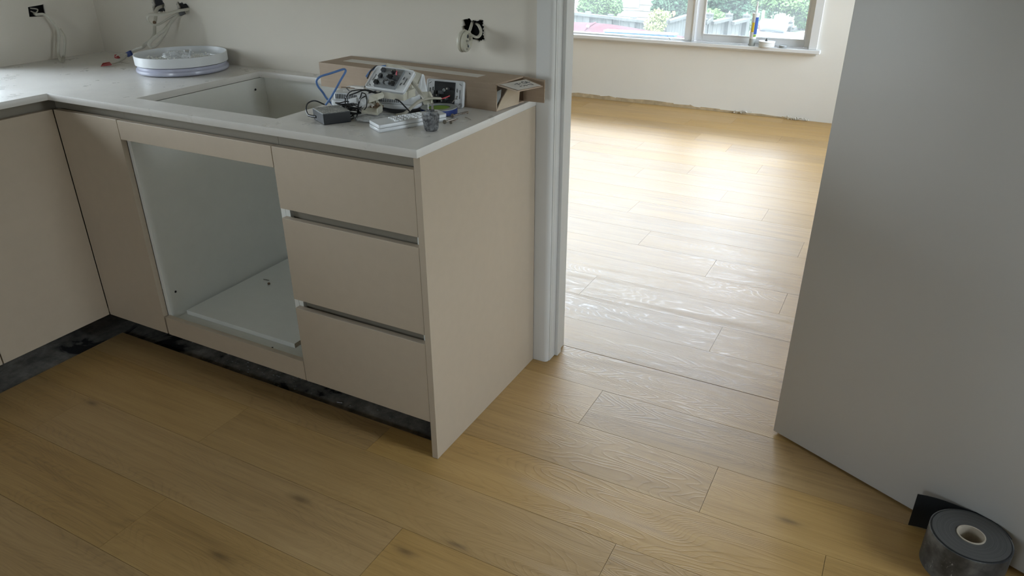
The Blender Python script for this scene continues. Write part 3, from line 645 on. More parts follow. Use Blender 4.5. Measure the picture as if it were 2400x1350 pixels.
# pale house with weatherboards behind the left fence
hs = thing('weatherboard_house', 'pale cream weatherboard house behind the left fence and bush', 'house', (-6, 18, GZ))
h0 = (-8.0030, 18.0000, -0.9590)[0]; h1 = (-5.2570, 18.0000, -0.8270)[0]
mb = MB(); mb.box(h0, h1, 18.03, 22, GZ+.001, 1.3); mb.build('wall', 'board', hs)
mb = MB(); z = GZ+.01
while z < 1.3:
    mb.prism([(h0, 18.03, z), (h0, 17.995, z), (h0, 18.022, z+.15), (h0, 18.03, z+.15)], (h1-h0, 0, 0)); z += .15
o = mb.build('weatherboards', 'board', hs); o['kind'] = 'stuff'
wx0 = (-5.9990, 18.0000, -0.4460); wx1 = (-5.6880, 18.0000, -0.4340); wz = (-5.8300, 18.0000, -0.5320)[2]
MB().box(wx0[0]-.07, wx1[0]+.07, 17.95, 17.994, wz-.08, 1.2).build('window_frame', 'trim_w', hs); MB().box(wx0[0], wx1[0], 17.93, 17.948, wz, 1.1).build('window_pane', 'grey', hs)
mb = MB(); v0 = (-5.6030, 18.0000, -0.6360); mb.box(v0[0], v0[0]+.10, 17.97, 17.994, v0[2]-.04, v0[2]+.02); mb.build('vent', 'grey', hs)
mb = MB(); mb.prism([(h0-.4, 17.6, 1.3), (h0-.4, 20, 2.2), (h0-.4, 22.4, 1.3)], (h1-h0+.8, 0, 0)); mb.build('roof', 'roofd', hs)
# white garage / house wall on the right
gs = thing('white_building', 'white rendered building behind the far stepped fence', 'building', (1, 27, GZ))
g0 = (-3.9810, 26.0000, -1.5480)[0]
MB().box(g0, g0+9, 26, 32, GZ+.001, 1.1).build('wall', 'trim_w', gs); MB().prism([(g0-.3, 25.7, 1.1), (g0-.3, 29, 2.4), (g0-.3, 32.3, 1.1)], (9.6, 0, 0)).build('roof', 'roofd', gs)
q = (-3.7080, 26.0000, -1.3990); MB().cyl((q[0], 25.95, GZ+.01), (q[0], 25.95, 1.1), .035, n=8).build('downpipe', 'roofd', gs)
q = (-3.3370, 26.0000, -1.6520); MB().box(q[0]-.1, q[0]+3.5, 25.9, 25.99, q[2]-.03, q[2]+.4).build('window', 'grey', gs)

# faded red sheet over a long low heap, sloping down to the right
rs_ = thing('red_tarpaulin', 'faded red sheet draped over a long low heap, above the left part of the sill', 'tarpaulin', (*(-2.9740, 9.2000, -0.0310)[:2], GZ))
crest = [Vector(p) for p in ((-3.9950, 9.2000, 0.0160), (-3.6130, 9.2000, 0.0420), (-3.2750, 9.2000, 0.0530), (-3.0430, 9.2000, 0.0410), (-2.7830, 9.2000, 0.0200), (-2.4950, 9.2000, -0.0040), (-2.2130, 9.2000, -0.0290), (-1.9660, 9.2000, -0.0650))]
vs, fs = [], []
for i_, p in enumerate(crest):
    w_ = .004*math.sin(i_*2.3)
    for dy, dz in ((-.62, -1), (-.60, -.30), (-.50, -.10), (-.30, -.035), (0, 0), (.30, -.05), (.42, -.25), (.44, -1)):
        z_ = GZ+.002 if dz == -1 else p.z+dz+w_*(1 if dz > -.2 else 0); vs.append((p.x, 9.2+dy, z_))
n_ = 8
for a_ in range(len(crest)-1):
    for b_ in range(n_-1): k_ = a_*n_+b_; fs.append((k_, k_+1, k_+1+n_, k_+n_))
fs += [tuple(range(n_))[::-1], tuple(range(n_*(len(crest)-1), n_*len(crest)))]
mb = MB(); mb.poly(vs, fs); mb.build('sheet', 'carred', rs_, True)
q_ = crest[2]; MB().tube([(q_.x, 8.59, q_.z-.5), (q_.x, 8.61, q_.z-.29), (q_.x, 8.71, q_.z-.095), (q_.x, 8.91, q_.z-.030), (q_.x, 9.2, q_.z+.004)], .018, .006, n=8).build('seam', 'carred', rs_, True)
MB().sphere((q_.x+.01, 8.90, q_.z-.018), .022, 2).build('white_toggle', 'trim_w', rs_, True)
wc = thing('white_container', 'small white rounded container with a red end on the broad white rail', 'container', (*(-0.6130, 8.2200, 0.2090)[:2], (-0.6130, 8.2200, 0.2090)[2]))
wp_ = Vector((-0.6300, 8.2200, 0.2560)); MB().tube([wp_+Vector((-.13, 0, 0)), wp_+Vector((-.06, 0, .006)), wp_+Vector((.06, 0, .0)), wp_+Vector((.14, 0, -.006))], .068, n=20).build('tank', 'carwhite', wc, True)
MB().sphere(wp_+Vector((.14, 0, -.006)), .066, 3, sc=(.6, 1, 1)).build('end_dome', 'carwhite', wc, True); MB().sphere(wp_+Vector((-.13, 0, 0)), .066, 3, sc=(.35, 1, 1)).build('red_end', 'red', wc, True)
MB().sphere(wp_+Vector((.10, -.045, -.004)), .038, 2, sc=(1.2, .5, .8)).build('window_patch', 'grey', wc, True)
b0 = (-2.4650, 7.5000, 0.1770); b1 = (-1.5920, 7.5000, 0.1830)
tr_ = thing('storage_box', 'long bright blue box with a pale lid edge below the red car', 'box', ((b0[0]+b1[0])/2, 7.55, GZ))
MB().prism([(b0[0], 7.5, GZ+.001), (b1[0], 7.5, GZ+.001), (b1[0], 7.5, b1[2]-.008), (b0[0], 7.5, b0[2]-.008)], (0, .10, 0)).build('body', 'skyblue', tr_)
MB().prism([(b0[0]-.01, 7.492, b0[2]-.007), (b1[0]+.01, 7.492, b1[2]-.007), (b1[0]+.01, 7.492, b1[2]+.006), (b0[0]-.01, 7.492, b0[2]+.006)], (0, .115, 0)).build('lid', 'trim_w', tr_)
# white deck balustrade rail seen low in the right light
d0 = (-0.7650, 8.2000, 0.1930); d1 = (-0.2250, 8.2000, 0.1570)
dk = thing('deck_rail', 'broad white rail below the white car in the right window light', 'railing', (d0[0], 8.2, GZ))
MB().prism([(d0[0]-.1, 8.1, d0[2]-.05), (d0[0]-.1, 8.1, d0[2]), (d0[0]-.1, 8.35, d0[2]), (d0[0]-.1, 8.35, d0[2]-.05)], (d1[0]-d0[0]+.8, 0, d1[2]-d0[2]-.01)).build('top_rail', 'carwhite', dk)
for fx in (.0, .62): MB().box(d0[0]+.02+fx, d0[0]+.11+fx, 8.18, 8.27, GZ+.001, d0[2]-.06-.02*fx).build('post', 'carwhite', dk)
# hanging washing behind the fence
tag(MB().prism([(-4.3480, 15.0000, -0.2810), (-4.2820, 15.0000, -0.2780), (-4.2680, 15.0000, -0.4340), (-4.3270, 15.0000, -0.4190)], (0, .03, 0)).build('hanging_cloth', 'red'), 'red cloth hanging behind the fence beside the pale house', 'cloth')
tag(MB().prism([(-3.6150, 14.2000, -0.2700), (-3.5710, 14.2000, -0.2600), (-3.5560, 14.2000, -0.3240), (-3.5870, 14.2000, -0.3670)], (0, .03, 0)).build('hanging_cloth', 'orange'), 'small orange cloth hanging behind the rising fence', 'cloth')

# ================================================================== THINGS ON THE BENCH
BZ = .9003
# ---- cardboard box, long, against the wall, right end open
cb = thing('cardboard_box', 'long brown cardboard box against the wall with torn open right end flaps', 'box', (-.35, .50, .90))
bx = Vector((-.9965, .0841, 0)); by = Vector((.0841, .9965, 0)); bc = Vector((-.022, .405, BZ)); bz = Vector((0, 0, 1))
def Bp(a, b, c): return bc + bx*a + by*b + bz*c
T = .004; L_, D_, H_ = .672, .145, .0735
mb = MB()
def wallp(a0, a1, b0, b1, c0, c1):
    mb.prism([Bp(a0, b0, c0), Bp(a1, b0, c0), Bp(a1, b1, c0), Bp(a0, b1, c0)], bz*(c1-c0))
wallp(0, L_, 0, T, 0, H_-T); wallp(0, L_, D_-T, D_, 0, H_-T); wallp(0, L_, T, D_-T, 0, T); wallp(L_-T, L_, T, D_-T, T, H_-T); wallp(0, L_, 0, D_, H_-T, H_)
mb.build('carton', 'card', cb)
def panel(name, pts, th, mat, label=None):
    P = [Vector(p) for p in pts]; n = (P[1]-P[0]).cross(P[2]-P[0]).normalized()
    o = MB().prism(P, n*th).build(name, mat, cb)
    if label: o['label'] = label
    return o
tf = [Vector((-0.0160, 0.4010, 0.9740)), Vector((0.0610, 0.3710, 0.9700)), Vector((0.0790, 0.4850, 0.9650)), Vector((0.0130, 0.5150, 0.9720))]
panel('top_flap', [p-Vector((0, 0, .0032)) for p in tf], .003, 'card')
sk = [tf[0].lerp(tf[2], .06)+Vector((0, 0, .0004)), tf[1].lerp(tf[3], .05)+Vector((0, 0, .0004)), tf[2].lerp(tf[0], .04)+Vector((0, 0, .0004)), tf[3].lerp(tf[1], .05)+Vector((0, 0, .0004))]
panel('address_label', sk, .0005, 'paper', 'pale paper label with handwriting')
# handwriting strokes on the label  "7 - GL" and a line of marks under it
def ink(pts):
    return [sk[0].lerp(sk[1], t_).lerp(sk[3].lerp(sk[2], t_), s_) + Vector((0, 0, .0010)) for s_, t_ in pts]
mb = MB()
for st in ([(.34, .34), (.46, .30), (.42, .52)], [(.52, .36), (.58, .34)], [(.78, .22), (.68, .22), (.66, .44), (.78, .46), (.78, .36), (.73, .36)], [(.84, .20), (.85, .42), (.93, .40)], [(.30, .70), (.40, .68)], [(.44, .76), (.52, .64), (.60, .74)], [(.66, .66), (.80, .64), (.82, .78)]):
    mb.tube(ink(st), .0008, n=5, sub=4)
mb.build('handwriting', 'dgrey', cb)['kind'] = 'stuff'
panel('back_flap', [Bp(0, D_-.004, .004), Bp(-.070, D_-.0045, .006), Bp(-.071, D_-.004, H_-.004), Bp(0, D_-.003, H_-.001)], .003, 'card', 'brown flap sticking straight out past the bench end')
panel('front_flap', [Bp(0, .001, .002), Bp(-.012, .095, .004), Bp(-.014, .100, .050), Bp(-.010, .045, .056), Bp(-.005, .022, .032)], -.003, 'card_in', 'pale inner side of the folded front flap')
panel('inner_liner', [Bp(.012, .008, .018), Bp(.004, .022, .012), Bp(.004, .030, .055), Bp(.010, .018, .050)], .002, 'greyr')
tp = MB().prism([Bp(.10, .055, H_+.0001), Bp(.62, .055, H_+.0001), Bp(.62, .095, H_+.0001), Bp(.10, .095, H_+.0001)], (0, 0, .0004)).build('packing_tape', 'paper', cb)

# ---- adapter
ad = thing('power_adapter', 'black box power adapter with a dust covered top', 'adapter', (-.35, .11, BZ))
a0 = Vector((-0.3410, 0.0690, 0.9000)); a1 = Vector((-0.3090, 0.1180, 0.9000)); ua = (a1-a0); ua.z = 0; Lw = ua.length; ua.normalize()
va = Vector((-0.4020, 0.1020, 0.9280)) - Vector((-0.3310, 0.0620, 0.9280)); va.z = 0; Lv = va.length; va.normalize()
mb = MB(); cc = a0 + ua*Lw/2 + va*Lv/2; cc.z = BZ+.0155
mb.prism([a0+Vector((0, 0, .0004)), a0+ua*.072+Vector((0, 0, .0004)), a0+ua*.072+va*Lv+Vector((0, 0, .0004)), a0+va*Lv+Vector((0, 0, .0004))], (0, 0, .030))
ab = mb.build('body', 'dustb', ad); md = ab.modifiers.new('b', 'BEVEL'); md.width = .0022; md.segments = 3
jk = Vector((-0.3840, 0.0830, 0.9180)); dj = (-ua*.4 + va*.3).normalized()
MB().tube([(-0.3910, 0.0980, 0.9110), (-0.4070, 0.1000, 0.9100), (-0.4230, 0.1040, 0.9100)], .0036, .0036, n=10).build('strain_relief', 'blackc', ad, True)
MB().tube([(-0.4200, 0.1030, 0.9090), (-0.4330, 0.1100, 0.9140), (-0.4440, 0.1200, 0.9230), (-0.4560, 0.1400, 0.9300), (-0.4580, 0.1600, 0.9330), (-0.4590, 0.1800, 0.9290), (-0.4410, 0.1900, 0.9190)], .0019, n=8).build('cord', 'blackc', ad, True)

# ---- router
ro = thing('router', 'flat white modem router with slotted sides under the pile', 'router', (-.33, .28, .905))
r0 = Vector((-0.4580, 0.2280, 0.9150)); r1 = Vector((-0.2410, 0.2680, 0.9150)); ur = (r1-r0); ur.z = 0; LR = ur.length; ur.normalize(); vr = Vector((-ur.y, ur.x, 0))
RZ = .9085
def rframe(z): return Matrix(((ur.x, vr.x, 0, r0.x), (ur.y, vr.y, 0, r0.y), (0, 0, 1, z), (0, 0, 0, 1)))
LR = .262; DR = .118
o = sheet('lower_shell', rrect(0, LR, 0, DR, .016), [], .015, 'white', ro, rframe(RZ+.0075)); md = o.modifiers.new('b', 'BEVEL'); md.width = .003; md.segments = 2; md.limit_method = 'ANGLE'
o = sheet('upper_shell', rrect(.007, LR-.007, .006, DR-.006, .014), [], .020, 'white', ro, rframe(RZ+.0252)); md = o.modifiers.new('b', 'BEVEL'); md.width = .004; md.segments = 2; md.limit_method = 'ANGLE'
for lo, hi in ((.020, .088), (.150, .215)):
    n = int((hi-lo)/.0052)
    for i in range(n):
        x = lo+(hi-lo)*i/n; p = r0 + ur*x + vr*.0057; mb = MB()
        mb.obox((p.x, p.y, RZ+.0255), ur, vr, None, .0024, .0012, .013); mb.build('vent_slot', 'dgrey', ro)
MB().prism([r0+ur*.03+vr*.03+Vector((0, 0, 0)), r0+ur*.11+vr*.03, r0+ur*.11+vr*.075, r0+ur*.03+vr*.075], (0, 0, .0012)).build('raised_panel', 'white', ro).location.z += 0
for ch in list(ro.children):
    if ch.name.startswith('raised'):
        for v in ch.data.vertices: v.co.z += RZ+.0353-.915
mb = MB()
for fx, fy in ((.03, .02), (LR-.03, .02), (.03, DR-.02), (LR-.03, DR-.02)):
    p = r0+ur*fx+vr*fy; MB().cyl((p.x, p.y, BZ), (p.x, p.y, RZ), .006, n=12).build('foot', 'dgrey', ro)

# ---- back side of wall plates
def wallplate(name, label, BL, U, V, w, h, body, seed, group, nterm):
    t = thing(name, label, 'wall plate', BL, group); rr = random.Random(seed)
    U = Vector(U).normalized(); V = Vector(V); V = (V - V.dot(U)*U).normalized(); N = U.cross(V); BL = Vector(BL)
    def pt(x, y, z=0): return BL + U*x + V*y + N*z
    holes = [rect(w*.225, w*.775, h*.075, h*.925)]
    for sx_, a in ((0, 0), (1, 0)):
        X = lambda q: (q*w if sx_ == 0 else (1-q)*w)
        def rc(xa, xb, ya, yb):
            xa, xb = sorted((X(xa), X(xb))); holes.append(rect(xa, xb, ya*h, yb*h))
        rc(.15, .20, .30, .44); rc(.15, .20, .56, .70); rc(.075, .12, .34, .66)
        for yy in (.14, .86):
            cx, cy = X(.095), yy*h; k = .006; s2 = 1 if (yy > .5) == (sx_ == 0) else -1
            holes.append([(cx-k*.7, cy-s2*k*.5-.0012), (cx+k*.7, cy+s2*k*.5-.0012), (cx+k*.7, cy+s2*k*.5+.0012), (cx-k*.7, cy-s2*k*.5+.0012)])
    f = Matrix(((U.x, V.x, N.x, BL.x), (U.y, V.y, N.y, BL.y), (U.z, V.z, N.z, BL.z), (0, 0, 0, 1)))
    o = sheet('frame', rrect(0.0015, w-.0015, .0015, h-.0015, .006), holes, .006, 'white', t, f @ Matrix.Translation((0, 0, -.0012)))
    sheet('plate_face', rrect(0, w, 0, h, .007), [], .0025, 'white', t, f @ Matrix.Translation((0, 0, -.0058)))
    rim = rrect(0, w, 0, h, .007); inn = [rrect(.0022, w-.0022, .0022, h-.0022, .006)]
    sheet('rim', rim, inn, .009, 'white', t, f @ Matrix.Translation((0, 0, -.0004)))
    mb = MB(); c = pt(w*.5, h*.5, .002); mb.obox(c, U, V, None, w*.545, h*.845, .010, .0006); mb.build('body', body, t)
    for i in range(nterm):
        gx = w*(.29 + .42*((i % 4)/3)) + rr.uniform(-.002, .002); gy = h*(.20 + .58*((i//4)/2)) + rr.uniform(-.003, .003); hh = rr.uniform(.006, .013)
        mb = MB(); mb.obox(pt(gx, gy, .007+hh/2), U, V, None, rr.uniform(.008, .013), rr.uniform(.007, .012), hh, .0005); mb.build('terminal_block', rr.choice(['black', 'dgrey', body]), t)
    for i in range(4):
        q = pt(w*rr.uniform(.33, .66), h*rr.uniform(.2, .75), .007); mb = MB(); mb.cyl(q, q+N*.011, .0035, n=12); o = mb.build('screw_terminal', 'dgrey', t, True); mb = MB(); mb.cyl(q+N*.011, q+N*.0116, .0024, n=10); mb.build('screw_head', 'metal', o, True)
    q = pt(w*.5, h*.62, .007); MB().lathe([(.0016, 0), (.0042, 0), (.0042, .002), (.0016, .002)], q, N, 16, closed=True).build('centre_boss', 'greyr', t, True)
    return t, pt, U, V, N
p1, pt1, U1, V1, N1 = wallplate('socket_plate', 'white wall socket plate turned back side up, propped on top of the router', (-.322, .222, .971), (1, -.04, -.02), (-.075, .76, .62), .128, .073, 'grey', 3, None, 9)
MB().tube([pt1(.084, .046, .008), pt1(.085, .052, .014), pt1(.081, .058, .012)], .0018, n=6).build('red_wire', 'pink', p1, True)
# support under plate: cream mounting block and second plate leaning behind
q = [(-.300, .236), (-.205, .232), (-.215, .300), (-.305, .304)]
mb = MB(); mb.prism([(x, y, .9444) for x, y in q], (0, 0, .020)); tag(mb.build('mounting_block', 'cream'), 'cream mounting block between the router and the turned-over socket plate', 'block')
pl = thing('blank_plate', 'smooth cream cover plate leaning behind the turned-over socket plate', 'wall plate', (-.28, .32, .95))
MB().prism([(-0.3470, 0.3450, 0.9980), (-0.3490, 0.3620, 1.0110), (-0.2990, 0.3500, 1.0100), (-0.2140, 0.3350, 0.9970), (-0.2240, 0.3250, 0.9720), (-0.2730, 0.3250, 0.9770)], (.001, .004, -.004)).build('cover', 'cream', pl)
MB().prism([(-0.2140, 0.3350, 0.9960), (-0.2120, 0.3370, 0.9920), (-0.1970, 0.3250, 0.9530), (-0.2090, 0.3150, 0.9530), (-0.2180, 0.3120, 0.9560)], (.002, .004, .0)).build('side_wall', 'white', pl)
MB().prism([(-0.2350, 0.2900, 0.9510), (-0.2250, 0.3000, 0.9760), (-0.2190, 0.3180, 0.9720), (-0.2220, 0.2980, 0.9510)], (.002, .004, .0)).build('bracket', 'cream', pl)
MB().prism([(-0.2200, 0.3300, 0.9480), (-0.1970, 0.3380, 0.9500), (-0.1840, 0.3300, 0.9390), (-0.1850, 0.3280, 0.9180), (-0.2020, 0.3180, 0.9180)], (.002, .006, 0)).build('lower_tab', 'cream', pl)
p2, pt2, U2, V2, N2 = wallplate('socket_plate', 'white wall socket plate standing on edge against the cardboard box, black body showing', (-.2395, .3860, .9012), (1, .062, .0), (-.07, .19, .97), .1175, .0725, 'black', 9, None, 6)
# flat cream cable with a pink-red core from the standing plate
fc = thing('flat_cable', 'cream flat cable stub with a pink-red core, arching from the standing socket plate', 'cable', (-.2, .25, .90))
MB().tube([(-0.2350, 0.2350, 0.9030), (-0.2140, 0.2350, 0.9080), (-0.2040, 0.2450, 0.9150), (-0.1950, 0.2620, 0.9280), (-0.1880, 0.2850, 0.9370), (-0.1780, 0.3150, 0.9380), (-0.1630, 0.3450, 0.9340)], .0060, .0032, n=10, flat=(.3, -.6, .9)).build('sheath', 'cable', fc, True)
MB().tube([(-0.1650, 0.3460, 0.9320), (-0.1560, 0.3560, 0.9340), (-0.1510, 0.3720, 0.9370)], .0016, n=7).build('core', 'pink', fc, True)
MB().tube([(-0.2310, 0.2320, 0.9020), (-0.2330, 0.2300, 0.9010)], .002, n=6).build('core', 'pink', fc, True)
tag(MB().tube([(-0.1960, 0.2620, 0.9890), (-0.1720, 0.2550, 0.9720), (-0.1500, 0.2480, 0.9530)], .0052, .0026, n=8, sub=3, flat=(0, -1, .3)).build('flat_cable_offcut', 'cable', None, True), 'straight cream cable offcut leaning down from the upper socket plate', 'cable')
tag(MB().tube([(-0.1260, 0.3450, 0.9260), (-0.1200, 0.3520, 0.9350), (-0.1190, 0.3620, 0.9410)], .0012, n=7, sub=2).build('plate_screw', 'metal', None, True), 'thin bright screw poking from the standing socket plate', 'screw')

# ---- blue network cable
tag(MB().tube([(-0.4760, 0.2600, 0.9030), (-0.4640, 0.2350, 0.9180), (-0.4650, 0.2250, 0.9300), (-0.4660, 0.2150, 0.9460), (-0.4700, 0.2050, 0.9620), (-0.4700, 0.2000, 0.9740), (-0.4670, 0.2000, 0.9830), (-0.4550, 0.2050, 0.9920), (-0.4300, 0.2150, 1.0000), (-0.4100, 0.2250, 1.0070), (-0.4000, 0.2350, 1.0100), (-0.3940, 0.2350, 1.0080), (-0.3940, 0.2320, 1.0020), (-0.4030, 0.2200, 0.9820), (-0.4160, 0.2050, 0.9530), (-0.4270, 0.1950, 0.9330), (-0.4380, 0.1900, 0.9190)], .0029, n=10).build('network_cable', 'blue', None, True), 'blue network cable bent into a tall triangular loop behind the black adapter', 'cable')
tag(MB().tube([(-0.4060, 0.3350, 0.9730), (-0.3940, 0.3450, 0.9900), (-0.3670, 0.3500, 1.0010), (-0.3480, 0.3520, 1.0050)], .0028, n=8).build('network_cable', 'blue', None, True), 'short dark blue cable arc peeping over the upper socket plate', 'cable')
tag(MB().tube([(-0.3950, 0.3250, 0.9710), (-0.3890, 0.3300, 0.9850), (-0.3840, 0.3350, 0.9940), (-0.3710, 0.3380, 1.0040), (-0.3620, 0.3420, 1.0040), (-0.3550, 0.3420, 0.9980)], .0022, n=8).build('black_cable_loop', 'blackc', None, True), 'thin black cable curling behind the left edge of the upper socket plate', 'cable')

# ---- tangled thin black cable
mb = MB(); Y0 = .205
def zt_(y): return y
mb.tube([(-0.3120, 0.1240, 0.9250), (-0.3810, 0.2050, 0.9250), (-0.3770, 0.2050, 0.9420), (-0.3650, 0.2100, 0.9570), (-0.3540, 0.2150, 0.9610), (-0.3370, 0.2250, 0.9630), (-0.3200, 0.2300, 0.9630), (-0.3020, 0.2350, 0.9580), (-0.2890, 0.2350, 0.9570), (-0.2780, 0.2350, 0.9630), (-0.2790, 0.2350, 0.9700), (-0.2870, 0.2320, 0.9690), (-0.2950, 0.2300, 0.9620), (-0.3120, 0.2220, 0.9570)], .0016, n=6)
mb.tube([(-0.3600, 0.2000, 0.9510), (-0.3420, 0.2050, 0.9570), (-0.3290, 0.2150, 0.9630), (-0.3170, 0.2200, 0.9640), (-0.3060, 0.2250, 0.9600), (-0.2870, 0.2320, 0.9560), (-0.2700, 0.2400, 0.9540), (-0.2470, 0.2380, 0.9470), (-0.2190, 0.2300, 0.9440), (-0.1940, 0.2220, 0.9320), (-0.1720, 0.2150, 0.9200)], .0019, n=6)
mb.tube([(-0.3160, 0.2000, 0.9630), (-0.3190, 0.1950, 0.9500), (-0.3220, 0.1900, 0.9380), (-0.3220, 0.1850, 0.9220), (-0.3230, 0.1800, 0.9050), (-0.3030, 0.1480, 0.9050)], .0018, n=6)
mb.tube([(-0.3130, 0.1980, 0.9620), (-0.3050, 0.2000, 0.9590), (-0.2980, 0.1950, 0.9510), (-0.2940, 0.1900, 0.9400), (-0.2950, 0.1850, 0.9270), (-0.3070, 0.1800, 0.9160), (-0.3230, 0.1750, 0.9120), (-0.3490, 0.1750, 0.9130)], .0015, n=6)
mb.tube([(-0.3770, 0.2100, 0.9670), (-0.3640, 0.2050, 0.9620), (-0.3530, 0.2000, 0.9600)], .0015, n=6)
mb.tube([(-0.3740, 0.2000, 0.9480), (-0.3650, 0.1950, 0.9400), (-0.3590, 0.1900, 0.9300), (-0.3540, 0.1850, 0.9150), (-0.3410, 0.1800, 0.9060), (-0.3300, 0.1750, 0.8990), (-0.3130, 0.1430, 0.9040)], .0015, n=6)
mb.tube([(-0.3050, 0.2000, 0.9540), (-0.3150, 0.1950, 0.9470), (-0.3180, 0.1880, 0.9380), (-0.3170, 0.1800, 0.9260), (-0.3130, 0.1780, 0.9150)], .0015, n=6)
random.seed(3)
for i in range(9):
    cx, cy = -.345+random.uniform(-.014, .014), .175+random.uniform(-.012, .012); rz = .906+i*.0034; ra = random.uniform(.016, .030); ph = random.uniform(0, 6)
    mb.tube([(cx+ra*1.15*math.cos(ph+k*.9), cy+ra*.8*math.sin(ph+k*.9), rz+random.uniform(-.003, .003)) for k in range(7)], .0016, n=6, close=True)
mb.tube([(-0.4000, 0.3130, 0.9430), (-0.3400, 0.2500, 0.9720), (-0.3270, 0.2550, 0.9810), (-0.3110, 0.2620, 0.9860), (-0.3020, 0.2620, 0.9860)], .0017, n=6)
tag(mb.build('tangled_cable', 'blackc', None, True), 'tangled bundle of thin black cable beside the adapter', 'cable')
o = MB().prism([(-0.3560, 0.1900, 0.9420), (-0.3330, 0.1950, 0.9470), (-0.3290, 0.1900, 0.9360), (-0.3490, 0.1850, 0.9340)], (0, .014, .001)).build('white_connector', 'white'); tag(o, 'white connector block caught in the black cable tangle', 'connector')
tag(MB().prism([(-0.3330, 0.2000, 0.9550), (-0.3090, 0.2000, 0.9530), (-0.3000, 0.1950, 0.9430), (-0.3000, 0.1900, 0.9350), (-0.3180, 0.1850, 0.9260), (-0.3200, 0.1900, 0.9440)], (0, .010, .002)).build('white_clip', 'white'), 'white plastic clip hanging right of the connector block in the tangle', 'clip')
# screwdriver lying across
sd = thing('small_screwdriver', 'thin brown shaft with a whitish pink handle lying on the router', 'screwdriver', (-.42, .3, .95))
MB().tube([(-0.4450, 0.2700, 0.9520), (-0.3900, 0.2620, 0.9560)], .0018, n=8, sub=2).build('shaft', 'dirt', sd, True)
MB().tube([(-0.4060, 0.2660, 0.9580), (-0.3780, 0.2620, 0.9580), (-0.3510, 0.2560, 0.9590)], .0036, n=10, sub=3).build('handle', 'paper', sd, True)

# ---- cream connector and opened cream plug
c1 = thing('cream_connector', 'cream connector block sitting above the opened plug', 'connector', (-.30, .2, .93))
mb = MB(); mb.prism([(-0.2820, 0.1850, 0.9590), (-0.2640, 0.1950, 0.9630), (-0.2590, 0.1950, 0.9570), (-0.2580, 0.1900, 0.9500), (-0.2800, 0.1820, 0.9420)], (.004, .020, .002)); mb.build('housing', 'cream', c1)
MB().prism([(-0.2790, 0.1840, 0.9490), (-0.2600, 0.1900, 0.9550), (-0.2600, 0.1900, 0.9530), (-0.2780, 0.1840, 0.9470)], (0, -.002, 0)).build('rib', 'cream', c1)
pg = thing('opened_plug', 'opened cream mains plug with brown dirty insides on the plastic bag', 'plug', (-.28, .18, .92))
e0 = Vector((-0.2990, 0.1690, 0.9150)); e1 = Vector((-0.2460, 0.1700, 0.9150)); e2 = Vector((-0.2640, 0.2160, 0.9150)); e3 = Vector((-0.3160, 0.2620, 0.9180)); e4 = Vector((-0.3360, 0.2410, 0.9180))
mb = MB(); mb.prism([e0, e1, e2, e3, e4], (0, 0, .006)); o = mb.build('base', 'cream', pg)
mb = MB(); cen = (e0+e1+e2+e3+e4)/5
E5 = [e0, e1, e2, e3, e4]
for i in range(1, 4):
    a, b = E5[i], E5[(i+1) % 5]; d = (cen-a)*.12; d2_ = (cen-b)*.12
    mb.prism([a+Vector((0, 0, .006)), b+Vector((0, 0, .006)), b+d2_+Vector((0, 0, .006)), a+d+Vector((0, 0, .006))], (0, 0, .010))
mb.build('side_lip', 'cream', pg)
mb = MB(); mb.obox(cen+Vector((.008, .006, .0085)), (1, .1, 0), (0, 1, 0), None, .030, .022, .006, .001); mb.build('core_well', 'dirt', pg)
MB().tube([cen+Vector((-.020, -.008, .008)), cen+Vector((-.008, .000, .013)), cen+Vector((.004, -.004, .010))], .0045, n=8).build('moulded_core', 'paper', pg, True)
for dx in (.002, .010): MB().cyl(cen+Vector((dx, .004, .010)), cen+Vector((dx-.001, .005, .026)), .0011, n=8).build('pin', 'cream', pg)
MB().sphere(cen+Vector((.014, .002, .014)), .006, 2, sc=(1, .8, 1.1)).build('terminal', 'dirt', pg, True)

# ---- crumpled clear bag under the plug
def bag(name, label, c, rx, ry, h, mat, seed, rot=0):
    rr = random.Random(seed); bm = bmesh.new(); bmesh.ops.create_icosphere(bm, subdivisions=4, radius=1)
    from mathutils import noise
    for v in bm.verts:
        n_ = noise.turbulence(v.co*1.7+Vector((seed, 0, 0)), 3, True); r = 1+.35*(n_-.6); p = v.co*r
        x, y = p.x*rx, p.y*ry; v.co = Vector((c[0]+x*math.cos(rot)-y*math.sin(rot), c[1]+x*math.sin(rot)+y*math.cos(rot), c[2]+max(0.0006, (p.z*.5+.42)*h)))
    me = bpy.data.meshes.new(name); bm.to_mesh(me); bm.free(); return tag(link(name, me, mat, None, True), label, 'bag')
bag('plastic_bag', 'crumpled clear plastic bag flattened beneath the opened plug', (-.258, .178, BZ), .056, .040, .013, 'clearw', 2, .5)

